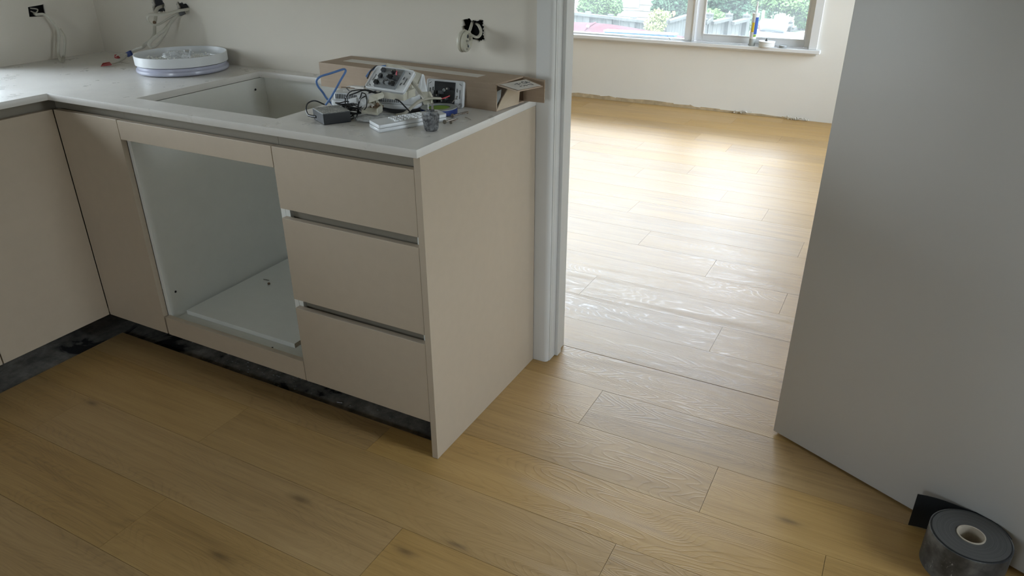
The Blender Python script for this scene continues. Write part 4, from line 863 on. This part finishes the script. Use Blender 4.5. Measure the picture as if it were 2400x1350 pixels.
# ---- keypad / multi-switch remote
rm = thing('keypad_handset', 'white handset with rows of small white buttons at the bench front', 'remote control', (-.16, .15, .90))
k0 = Vector((-0.1680, 0.0730, 0.9010)); k1 = Vector((-0.1180, 0.1810, 0.9010)); uk = (k1-k0).normalized(); k3 = Vector((-0.2240, 0.1060, 0.9010)); vk = (k3-k0); vk.z = 0; Wk = vk.length; vk.normalize(); LK = .20
f = Matrix(((uk.x, vk.x, 0, k0.x), (uk.y, vk.y, 0, k0.y), (0, 0, 1, 0), (0, 0, 0, 1)))
o = sheet('lower_shell', [(0, .003), (.004, 0), (LK-.006, 0), (LK, .008), (LK, Wk-.008), (LK-.006, Wk), (0, Wk)], [], .009, 'white', rm, f @ Matrix.Translation((0, 0, .9050)))
o = sheet('upper_shell', [(0, .003), (.004, .0), (LK-.006, .0), (LK, .008), (LK, Wk-.008), (LK-.006, Wk), (0, Wk)], [], .0088, 'white', rm, f @ Matrix.Translation((0, 0, .9144))); md = o.modifiers.new('b', 'BEVEL'); md.width = .0015; md.segments = 2; md.limit_method = 'ANGLE'
for i in range(7):
    for j in range(4):
        w_ = .0075 if i < 3 else .0085
        p = f @ Vector((.055+i*.0135, Wk*(.20+.2*j), .9202)); mb = MB(); mb.obox(p, uk, vk, None, w_*(1 if (i+j) % 3 else 1.4), .0060, .0034, .0012); mb.build('button', 'white', rm)

# ---- black travel plug standing on its end, pins up
bp_ = thing('plug_pack', 'scuffed black plug pack standing on end with two metal pins up', 'plug', (-.075, .16, .90))
pb = [Vector((-0.0840, 0.1370, 0.9010)), Vector((-0.0620, 0.1350, 0.9010)), Vector((-0.0680, 0.1840, 0.9010))]; pc_ = (pb[0]+pb[1]+pb[2]*2)/4
up_ = Vector((-0.0930, 0.1420, 0.9410)); 
ux = (pb[1]-pb[0]).normalized(); uy = (pb[2]-pb[1]); uy = (uy-uy.dot(ux)*ux).normalized()
def ring8(z, sx_, sy_, c): 
    out = []
    for a, b in ((-1, -.6), (-.65, -1), (.65, -1), (1, -.6), (1, .6), (.65, 1), (-.65, 1), (-1, .6)): out.append(Vector((c.x, c.y, z)) + ux*a*sx_ + uy*b*sy_)
    return out
c0 = pb[0]*.5+pb[1]*.5+uy*.017; c0.z = 0; c0 = c0 + ux*.004
levels = [(.9006, .0125, .012), (.906, .0155, .0155), (.932, .0180, .0190), (.9405, .0180, .0190)]
mb = MB(); vs = []; fs = []
for z, a, b in levels: vs += ring8(z, a, b, c0)
for i in range(len(levels)-1):
    for j in range(8): fs.append((i*8+j, i*8+(j+1) % 8, i*8+8+(j+1) % 8, i*8+8+j))
fs += [tuple(range(8))[::-1], tuple(range(8*len(levels)-8, 8*len(levels)))]; mb.poly(vs, fs); mb.build('body', 'dustg', bp_)
mb = MB(); vs = ring8(.9406, .0155, .0165, c0) + ring8(.9475, .0150, .0150, c0); fs = [(j, (j+1) % 8, 8+(j+1) % 8, 8+j) for j in range(8)] + [tuple(range(8))[::-1], tuple(range(8, 16))]; mb.poly(vs, fs); mb.build('top_cap', 'dustg', bp_)
mb = MB(); vs = ring8(.9476, .009, .008, c0) + ring8(.9520, .0085, .0075, c0); mb.poly(vs, [(j, (j+1) % 8, 8+(j+1) % 8, 8+j) for j in range(8)] + [tuple(range(8))[::-1], tuple(range(8, 16))]); mb.build('pin_boss', 'dgrey', bp_)
for s_ in (-1, 1):
    p = Vector((c0.x, c0.y, .960)) + ux*.0042*s_ + uy*.003*s_; mb = MB(); mb.obox(p, (ux + uy*.6*s_), uy, None, .0056, .0016, .016, .0004); mb.build('pin', 'metal', bp_)

# ---- blue tape roll with lime core disc
tr = thing('tape_reel', 'roll of blue tape lying flat with a lime green disc inside', 'tape', (-.150, .320, .90))
tcx = (-.152, .318)
MB().lathe([(.030, .001), (.050, .001), (.050, .0155), (.030, .0155)], (tcx[0], tcx[1], BZ), n=56, closed=True).build('tape', 'bluet', tr, True)
MB().lathe([(.0305, .0156), (.0495, .0156), (.0490, .0170), (.0310, .0170)], (tcx[0], tcx[1], BZ), n=56, closed=True).build('side_face', 'greyr', tr, True)
MB().cyl((tcx[0], tcx[1], BZ+.010), (tcx[0], tcx[1], BZ+.0150), .0296, n=40).build('core_disc', 'green', tr, True)
# black holder between reel and router
tag(MB().tube([(-0.2960, 0.2620, 0.9090), (-0.2680, 0.2620, 0.9060), (-0.2330, 0.2620, 0.9080), (-0.1960, 0.2620, 0.9130), (-0.1790, 0.2680, 0.9170)], .0085, .0055, n=10).build('black_cable', 'blackc', None, True), 'thick black cable lying under the front of the router', 'cable')

# ---- screws on the bench
def screw(p, d, L, r, label, head=True):
    d = Vector(d).normalized(); p = Vector(p); t = thing('screw', label, 'screw', p, 'loose screws by the tape reel')
    prof = []; n = int(L/(r*1.1))
    for i in range(n): prof += [(r*.72, L*i/n), (r, L*(i+.5)/n)]
    prof.append((r*.2, L)); MB().lathe([(0.0001, 0)] + prof, p, d, 10).build('shank', 'screw', t, True)
    MB().lathe([(.0001, -.003), (r*2.1, -.003), (r*2.1, -.0005), (r*1.0, .001)], p, d, 14).build('head', 'screw', t, True)
    return t
sa = Vector((-0.0720, 0.2230, 0.9060)); sb_ = Vector((-0.0900, 0.2900, 0.9060)); sd2 = Vector((-0.0780, 0.3460, 0.9060)); se = Vector((-0.0580, 0.2300, 0.9040)); sg = Vector((-0.0660, 0.2800, 0.9050))
screw(sa, sg-sa, .042, .0026, 'long tarnished screw lying nearest the black plug pack')
screw(sb_, sd2-sb_, .050, .0026, 'longest tarnished screw, pointing at the cardboard box corner')
screw(se+Vector((0, 0, .0006)), Vector((-0.0660, 0.3100, 0.9040))-se, .040, .0018, 'thinner screw in front of the two tarnished ones')
screw(sd2+Vector((.004, -.010, .0002)), Vector((-0.0850, 0.3140, 0.9050))-sd2, .020, .0018, 'short screw at the far right of the screw pile')
tag(MB().tube([(-0.0590, 0.3000, 0.9030), (-0.0490, 0.2980, 0.9020), (-0.0330, 0.2870, 0.9020)], .0007, n=6).build('thin_nail', 'screw', None, True), 'hair-thin dark nail pointing right beside the screws', 'nail')

# ================================================================== LIDS AND BAG
LX, LY = -1.322, .462
def sc_(pr, k=1.0): return [(max(r*k, .0001), z) for r, z in pr]
ll = thing('bucket_lid', 'translucent lavender-white pail lid, the lower of the stacked pair', 'lid', (LX, LY, .90))
MB().lathe(sc_([(.0001, .0005), (.140, .0005), (.150, .003), (.1535, .008), (.1525, .015), (.1475, .0185), (.1475, .0265), (.1440, .0265), (.1440, .014), (.1380, .006), (.0001, .006)]), (LX, LY, BZ), n=96).build('rim', 'lav', ll, True)
lu = thing('bucket_lid', 'white upturned pail lid on top of the lavender lid, holding granules', 'lid', (LX, LY, .93))
MB().lathe(sc_([(.0001, .0275), (.1430, .0275), (.1500, .0285), (.1530, .030), (.1535, .0600), (.1510, .0605), (.1500, .0590), (.1490, .0400), (.1440, .0350), (.1340, .0345), (.1320, .0375), (.1270, .0375), (.1250, .0325), (.0001, .0325)]), (LX, LY, BZ), n=96).build('rim', 'white', lu, True)
mb = MB(); random.seed(12)
for cx, cy, sx_, sy_, n_ in ((LX-.045, LY-.055, .030, .022, 210), (LX+.030, LY+.055, .026, .020, 170)):
    for i in range(n_):
        x, y = random.gauss(cx, sx_), random.gauss(cy, sy_)
        if (x-LX)**2+(y-LY)**2 < .120**2: mb.sphere((x, y, BZ+.0335+abs(random.gauss(0, .0075))), random.uniform(.0018, .0032), 1)
o = mb.build('white_granules', 'bead'); tag(o, 'small heaps of white granules inside the upturned lid', 'granules'); o['kind'] = 'stuff'
bag('plastic_bag', 'clear plastic bag of white plugs lying in the upturned lid', (LX-.004, LY-.020, BZ+.0325), .050, .036, .040, 'clear', 5, .4)
for i, p in enumerate((((-1.3310, 0.4800, 0.9550), (-1.3410, 0.5060, 0.9450)), ((-1.2700, 0.4620, 0.9720), (-1.3050, 0.4880, 0.9500)), ((-1.3090, 0.4680, 0.9650), (-1.3130, 0.4940, 0.9620)))):
    tag(MB().tube([p[0], p[1]], .0036, n=8, sub=2).build('wall_plug', 'white' if i != 2 else 'metal', None, True), ['white wall plug lying low in the clear bag on the lid', 'white wall plug standing upright in the clear bag on the lid', 'shiny metal anchor in the clear bag on the lid'][i], 'plug')

# ================================================================== CABLES IN THE WALLS
def cable(label, runs, tagmat=None, name='power_cable', w=.0062, h=.0034):
    t = thing(name, label, 'cable', runs[0][0]); 
    for r in runs: MB().tube(r, w, h, n=10, sub=8, flat=(0, 1, .25)).build('sheath', 'cable', t, True)
    return t
c_l = cable('cream flat cable looping out of the left wall cut-out down to the bench', [[(-1.995, .385, 1.066), (-1.9600, 0.3730, 1.0640), (-1.9450, 0.3970, 1.0610), (-1.9300, 0.4130, 1.0270), (-1.9250, 0.4180, 0.9990), (-1.9200, 0.4020, 0.9570), (-1.9150, 0.3890, 0.9210), (-1.8510, 0.3540, 0.9060), (-1.9050, 0.3990, 0.9100), (-1.9050, 0.4140, 0.9470), (-1.9100, 0.4270, 0.9820), (-1.9250, 0.4260, 1.0090)]], w=.0055)
MB().tube([(-1.99, .375, 1.085), (-1.9750, 0.3920, 1.0800), (-1.9700, 0.3790, 1.0690), (-1.9850, 0.3710, 1.0750)], .0022, n=6).build('inner_loop', 'cable', c_l, True)
c_a = cable('cream flat cable from the left back-wall hole hanging to red taped ends', [[(-1.585, .66, 1.09), (-1.5720, 0.6050, 1.0850), (-1.5640, 0.5850, 1.0760), (-1.5560, 0.5750, 1.0670), (-1.5500, 0.5650, 1.0540), (-1.5480, 0.5550, 1.0370), (-1.5420, 0.5450, 1.0180), (-1.5380, 0.5350, 0.9990), (-1.5410, 0.5200, 0.9830), (-1.5570, 0.5050, 0.9670), (-1.5680, 0.4900, 0.9550), (-1.6070, 0.4800, 0.9420), (-1.6110, 0.4750, 0.9380)]])
vd = (Vector((-1.5910, 0.4720, 0.9430)) - Vector((-1.6300, 0.4680, 0.9270))).normalized()
mb = MB(); mb.obox((-1.6130, 0.4700, 0.9340), vd, (0, 0, 1), None, .024, .018, .010, .002); lab(mb.build('tape_wrap', 'bluet', c_a), 'blue tape wrap')
MB().tube([(-1.6180, 0.4680, 0.9340), (-1.6300, 0.4520, 0.9340), (-1.6380, 0.4400, 0.9320), (-1.6410, 0.4320, 0.9270)], .0036, .0024, n=8).build('core', 'cable', c_a, True)
MB().tube([(-1.6210, 0.4660, 0.9300), (-1.6210, 0.4450, 0.9170), (-1.6260, 0.4250, 0.9090), (-1.6290, 0.3950, 0.9060)], .0036, .0024, n=8).build('core', 'cable', c_a, True)
mb = MB(); mb.prism([(-1.6450, 0.4320, 0.9340), (-1.6300, 0.4320, 0.9230), (-1.6360, 0.4320, 0.9200), (-1.6500, 0.4320, 0.9220)], (.004, .008, 0)); lab(mb.build('tape_end', 'red', c_a), 'red tape end')
mb = MB(); mb.prism([(-1.6420, 0.4020, 0.9100), (-1.6080, 0.3850, 0.9060), (-1.6460, 0.3680, 0.9010), (-1.6510, 0.3800, 0.9080)], (0, .002, .003)); lab(mb.build('tape_end', 'red', c_a), 'red tape end')
c_b = cable('cream flat cable looping sideways out of the second back-wall hole', [[(-1.44, .66, 1.085), (-1.4260, 0.6000, 1.0840), (-1.4350, 0.5750, 1.0820), (-1.4620, 0.5450, 1.0730), (-1.4850, 0.5250, 1.0720), (-1.5060, 0.5120, 1.0720), (-1.5160, 0.5050, 1.0620), (-1.5180, 0.5080, 1.0470), (-1.5100, 0.5150, 1.0370), (-1.5010, 0.5250, 1.0360), (-1.4990, 0.5450, 1.0400), (-1.4800, 0.5700, 1.0570), (-1.4510, 0.5950, 1.0730), (-1.437, .655, 1.080)]], w=.0058)
c_c = cable('cream flat cable from the second back-wall hole hanging in a folded loop', [[(-1.437, .66, 1.076), (-1.4520, 0.6000, 1.0680), (-1.4640, 0.5800, 1.0570), (-1.4750, 0.5600, 1.0340), (-1.4810, 0.5400, 1.0070), (-1.4960, 0.5220, 0.9800), (-1.5090, 0.5050, 0.9630), (-1.5190, 0.4950, 0.9600), (-1.5190, 0.4900, 0.9700), (-1.5100, 0.4980, 0.9850), (-1.4960, 0.5150, 1.0010), (-1.4800, 0.5350, 1.0170), (-1.4790, 0.5600, 1.0340), (-1.4650, 0.5750, 1.0540)]], w=.0056)
mb = MB(); vd = (Vector((-1.4270, 0.5980, 1.0770)) - Vector((-1.4460, 0.5900, 1.0690))).normalized(); mb.obox((-1.4350, 0.5920, 1.0720), vd, (0, 0, 1), None, .020, .013, .014, .002); lab(mb.build('tape_wrap', 'dgrey', c_c), 'dark tape wrap')
MB().cyl((-1.5160, 0.5300, 1.0430), (-1.5420, 0.5500, 1.0390), .006, n=12).build('clip', 'dirt', c_b, True)
# right hole: ceiling-rose style fitting hanging on its cable
rs = thing('cable_fitting', 'round cream electrical fitting hanging on its cable from the right wall hole', 'fitting', (-.24, .57, 1.05))
rc_ = Vector((-0.2070, 0.5600, 1.0540)); ax = Vector((-.99, -.05, .10)).normalized(); fn_ = -ax; e1 = (Vector((0, 0, 1)) - fn_*fn_.z).normalized(); e2 = fn_.cross(e1)
MB().lathe([(.0001, -.006), (.0285, -.006), (.0300, -.003), (.0300, .003), (.0270, .0035), (.0270, .0050), (.0315, .0055), (.0325, .010), (.0300, .0150), (.0001, .0155)], rc_, ax, 40).build('body', 'cream', rs, True)
def onf(a, b, h=0): return rc_ + fn_*(.006+h) + e1*a + e2*b
MB().sphere(onf(.016, .004), .006, 2, sc=(.4, .8, 1)).build('recess', 'dgrey', rs, True); MB().sphere(onf(-.012, -.004), .0065, 2, sc=(.4, 1, .8)).build('recess', 'dgrey', rs, True)
for a_, b_ in ((.004, .010), (-.020, .006), (.006, -.010)): MB().cyl(onf(a_, b_), onf(a_, b_, .004), .0026, n=12).build('terminal_screw', 'metal', rs, True)
MB().cyl(onf(-.002, .002), onf(-.002, .002, .006), .007, .006, 16).build('terminal_post', 'cream', rs, True)
MB().tube([(-0.2100, 0.5720, 1.0700), (-0.2120, 0.5900, 1.0810), (-0.2190, 0.6120, 1.0920), (-.2335, .645, 1.100)], .0048, .0036, n=9).build('cable', 'cable', rs, True)
MB().tube([(-0.2060, 0.5650, 1.0760), (-0.1900, 0.5600, 1.0730), (-0.1760, 0.5650, 1.0670), (-0.1760, 0.5850, 1.0690), (-0.1810, 0.6020, 1.0790), (-0.1940, 0.6120, 1.0930), (-0.2190, 0.6400, 1.0940)], .0046, .0036, n=9).build('cable', 'cable', rs, True)
MB().tube([onf(-.004, .006, .004), onf(-.010, .012, .012), onf(-.016, .008, .006)], .0013, n=6).build('wire_tail', 'white', rs, True)

# ================================================================== BLACK ROLL ON THE FLOOR
rt = thing('black_tape_roll', 'big roll of scuffed black strip tape lying on the oak floor against the door', 'tape', (1.303, .245, .0))
rcx, rcy = 1.303, .245; RH = .100
mb = MB(); mb.lathe([(.0500, .0006), (.0855, .0006), (.0855, RH-.0005), (.0500, RH-.0005)], (rcx, rcy, 0), n=110, closed=True); mb.build('outer_windings', 'tside', rt, True)
mb = MB(); mb.lathe([(.0300, RH-.004), (.0800, RH-.004), (.0800, RH+.0012), (.0300, RH+.0004)], (rcx, rcy, 0), n=96, closed=True); mb.build('wound_edge', 'ttop', rt, True)
mb = MB(); mb.lathe([(.0806, RH-.002), (.0825, RH-.002), (.0825, RH+.0006), (.0806, RH+.0006)], (rcx, rcy, 0), n=96, closed=True); mb.build('outer_layer', 'black', rt, True)
mb = MB(); mb.lathe([(.0268, .001), (.0298, .001), (.0298, RH+.0025), (.0268, RH+.0025)], (rcx, rcy, 0), n=64, closed=True); lab(mb.build('core', 'kraft', rt, True), 'cardboard core tube')
# tail: leaves the roll tangentially along the door
tl = []
for a in (20, 35, 50, 62): tl.append((rcx+.0868*math.cos(math.radians(a)), rcy+.0868*math.sin(math.radians(a))))
tl += [(rcx+.012, rcy+.0885), (rcx-.012, rcy+.0915), (1.272, .3395), (1.252, .3425), (1.232, .3435), (1.212, .3425), (1.190, .3385)]
P_ = [Vector((x, y, 0)) for x, y in tl]; vs = []; fs = []
for i in range(len(P_)):
    t_ = (P_[min(i+1, len(P_)-1)] - P_[max(i-1, 0)]).normalized(); n_ = Vector((-t_.y, t_.x, 0))*.0008
    for s_ in (1, -1):
        for z in (.0006, RH+.0005): vs.append(P_[i]+n_*s_+Vector((0, 0, z)))
for i in range(len(P_)-1):
    a = i*4; b = a+4; fs += [(a, a+1, b+1, b), (a+2, b+2, b+3, a+3), (a+1, a+3, b+3, b+1), (a, b, b+2, a+2)]
fs += [(0, 2, 3, 1), (len(vs)-4, len(vs)-3, len(vs)-1, len(vs)-2)]
mb = MB(); mb.poly(vs, fs); lab(mb.build('loose_tail', 'black', rt, True), 'loose end of the black strip standing on edge')

# ================================================================== THINGS ON THE FAR WINDOW SILL
SZ = .5213
ct = thing('sealant_cartridge', 'white sealant cartridge with blue and yellow label standing on the far window sill', 'cartridge', (-.155, 4.62, SZ))
cb0 = Vector((-0.1650, 4.6720, 0.5210)); cb0.y = 4.628; cb0.x = (-0.1610, 4.6280, 0.5360)[0]; tilt = Vector((.012, .012, 1)).normalized()
def cpt(s_): return cb0 + tilt*s_
MB().cyl(cpt(.0005), cpt(.052), .0235, n=28).build('clear_base', 'greyr', ct, True)
MB().cyl(cpt(.052), cpt(.215), .0240, n=28).build('tube', 'white', ct, True)
MB().cyl(cpt(.215), cpt(.232), .0275, n=28).build('collar', 'white', ct, True)
MB().cyl(cpt(.232), cpt(.315), .0105, .0035, 16).build('nozzle', 'white', ct, True)
def band(a0_, a1_, z0_, z1_, mat, nm):
    vs, fs = [], []; n_ = 10
    for r_ in (.0241, .0246):
        for i in range(n_+1):
            a = math.radians(a0_+(a1_-a0_)*i/n_)
            for z in (z0_, z1_): vs.append(cpt(z) + Vector((r_*math.cos(a), r_*math.sin(a), 0)))
    m_ = 2*(n_+1)
    for i in range(n_):
        k = 2*i; fs += [(k, k+2, k+3, k+1), (m_+k, m_+k+1, m_+k+3, m_+k+2), (k, m_+k, m_+k+2, k+2), (k+1, k+3, m_+k+3, m_+k+1)]
    fs += [(0, 1, m_+1, m_), (2*n_, m_+2*n_, m_+2*n_+1, 2*n_+1)]
    mb = MB(); mb.poly(vs, fs); mb.build(nm, mat, ct, True)
band(-75, -5, .085, .205, 'blued', 'label_band'); band(-125, -80, .100, .168, 'yellow', 'label_patch'); band(-75, -20, .066, .083, 'green', 'label_patch')
wl = thing('white_pot', 'squat white ribbed pot with a small black cone on top, on the far sill', 'pot', (-.05, 4.62, SZ))
wp = Vector(((-0.0520, 4.6250, 0.5440)[0], 4.628, SZ))
MB().lathe([(.0001, 0), (.056, 0), (.058, .004), (.056, .008), (.059, .012), (.056, .017), (.059, .021), (.056, .026), (.060, .030), (.060, .040), (.0001, .040)], wp, n=40).build('body', 'white', wl, True)
MB().cyl(wp + Vector((-.006, 0, .0402)), wp + Vector((-.004, 0, .062)), .010, .0012, 12).build('cone_tip', 'black', wl, True)
mb = MB(); mb.lathe([(.0001, 0), (.029, 0), (.031, .010), (.028, .017), (.0001, .018)], ((0.0680, 4.6200, 0.5370)[0], 4.625, SZ), n=28); tag(mb.build('jar_lid', 'capg', None, True), 'small grey round cap at the right end of the far sill', 'cap')
mb = MB(); bb = (-0.1730, 4.9210, 0.5210); mb.box(bb[0]-.018, bb[0]+.018, 4.645, 4.655, SZ, SZ+.008); tag(mb.build('black_chip', 'black'), 'small black flat piece between the cartridge and the white pot', 'piece')
def bead(label, pts, wv, n_):
    """perforated white strip: a rail pair with rungs"""
    t = thing('perforated_strip', label, 'strip', pts[0]); mb = MB(); off = Vector((0, wv, 0)); P = [Vector(p) for p in pts]
    mb.tube(P, .0028, .0012, n=6, flat=(0, 0, 1)); mb.tube([p+off for p in P], .0028, .0012, n=6, flat=(0, 0, 1))
    L = []
    tot_ = sum((P[i+1]-P[i]).length for i in range(len(P)-1)); 
    for k in range(n_):
        s_ = tot_*(k+.5)/n_; 
        for i in range(len(P)-1):
            l_ = (P[i+1]-P[i]).length
            if s_ <= l_: q = P[i].lerp(P[i+1], s_/l_); break
            s_ -= l_
        mb.tube([q, q+off+Vector((.004, 0, 0))], .0022, .0010, n=4, sub=1, flat=(0, 0, 1))
    o = mb.build('lattice', 'white', t); o['kind'] = 'stuff'
    MB().prism([tuple(P[0]-Vector((0, .001, .0016))), tuple(P[-1]-Vector((0, .001, .0016))), tuple(P[-1]+off-Vector((0, 0, .0016))), tuple(P[0]+off-Vector((0, 0, .0016)))], (0, 0, .0006)).build('slot_shade_sheet', 'capg', t)  # grey sheet whose colour stands for the shade in the slots
    return t
s0 = (-1.2190, 4.6530, 0.5240); s1 = (-0.8610, 4.6660, 0.5240); s2 = (-0.5290, 4.6480, 0.5240); s3 = (-0.2330, 4.7190, 0.5240)
bead('white perforated strip lying along the sill under the left window light', [(s0[0], 4.640, .5238), ((s0[0]+s1[0])/2, 4.643, .5240), (s1[0], 4.640, .5238), (s1[0]+.22, 4.642, .5238)], .030, 62)
bead('second white perforated strip on the sill, flat below the right sash', [(s2[0]-.05, 4.606, .5238), (s2[0]+.12, 4.608, .5238), (s3[0]-.01, 4.606, .5238)], .022, 40)
mb = MB(); wv = []
for i in range(9): wv.append((s2[0]-.14+.052*i, 4.655-.002*i, .5262+.012*max(0, math.sin(i*.62))))
tag(MB().tube(wv, .0050, .0016, n=8, flat=(0, 0, 1)).build('bent_strip', 'white', None, True), 'bent white strip arching over the perforated strips on the sill', 'strip')
tag(MB().tube([(-0.8270, 4.6500, 0.5500), (-0.8100, 4.6450, 0.5360), (-0.7970, 4.6400, 0.5210)], .0018, n=6).build('thin_rod', 'dgrey', None, True), 'thin dark rod leaning on the sill left of the mullion', 'rod')
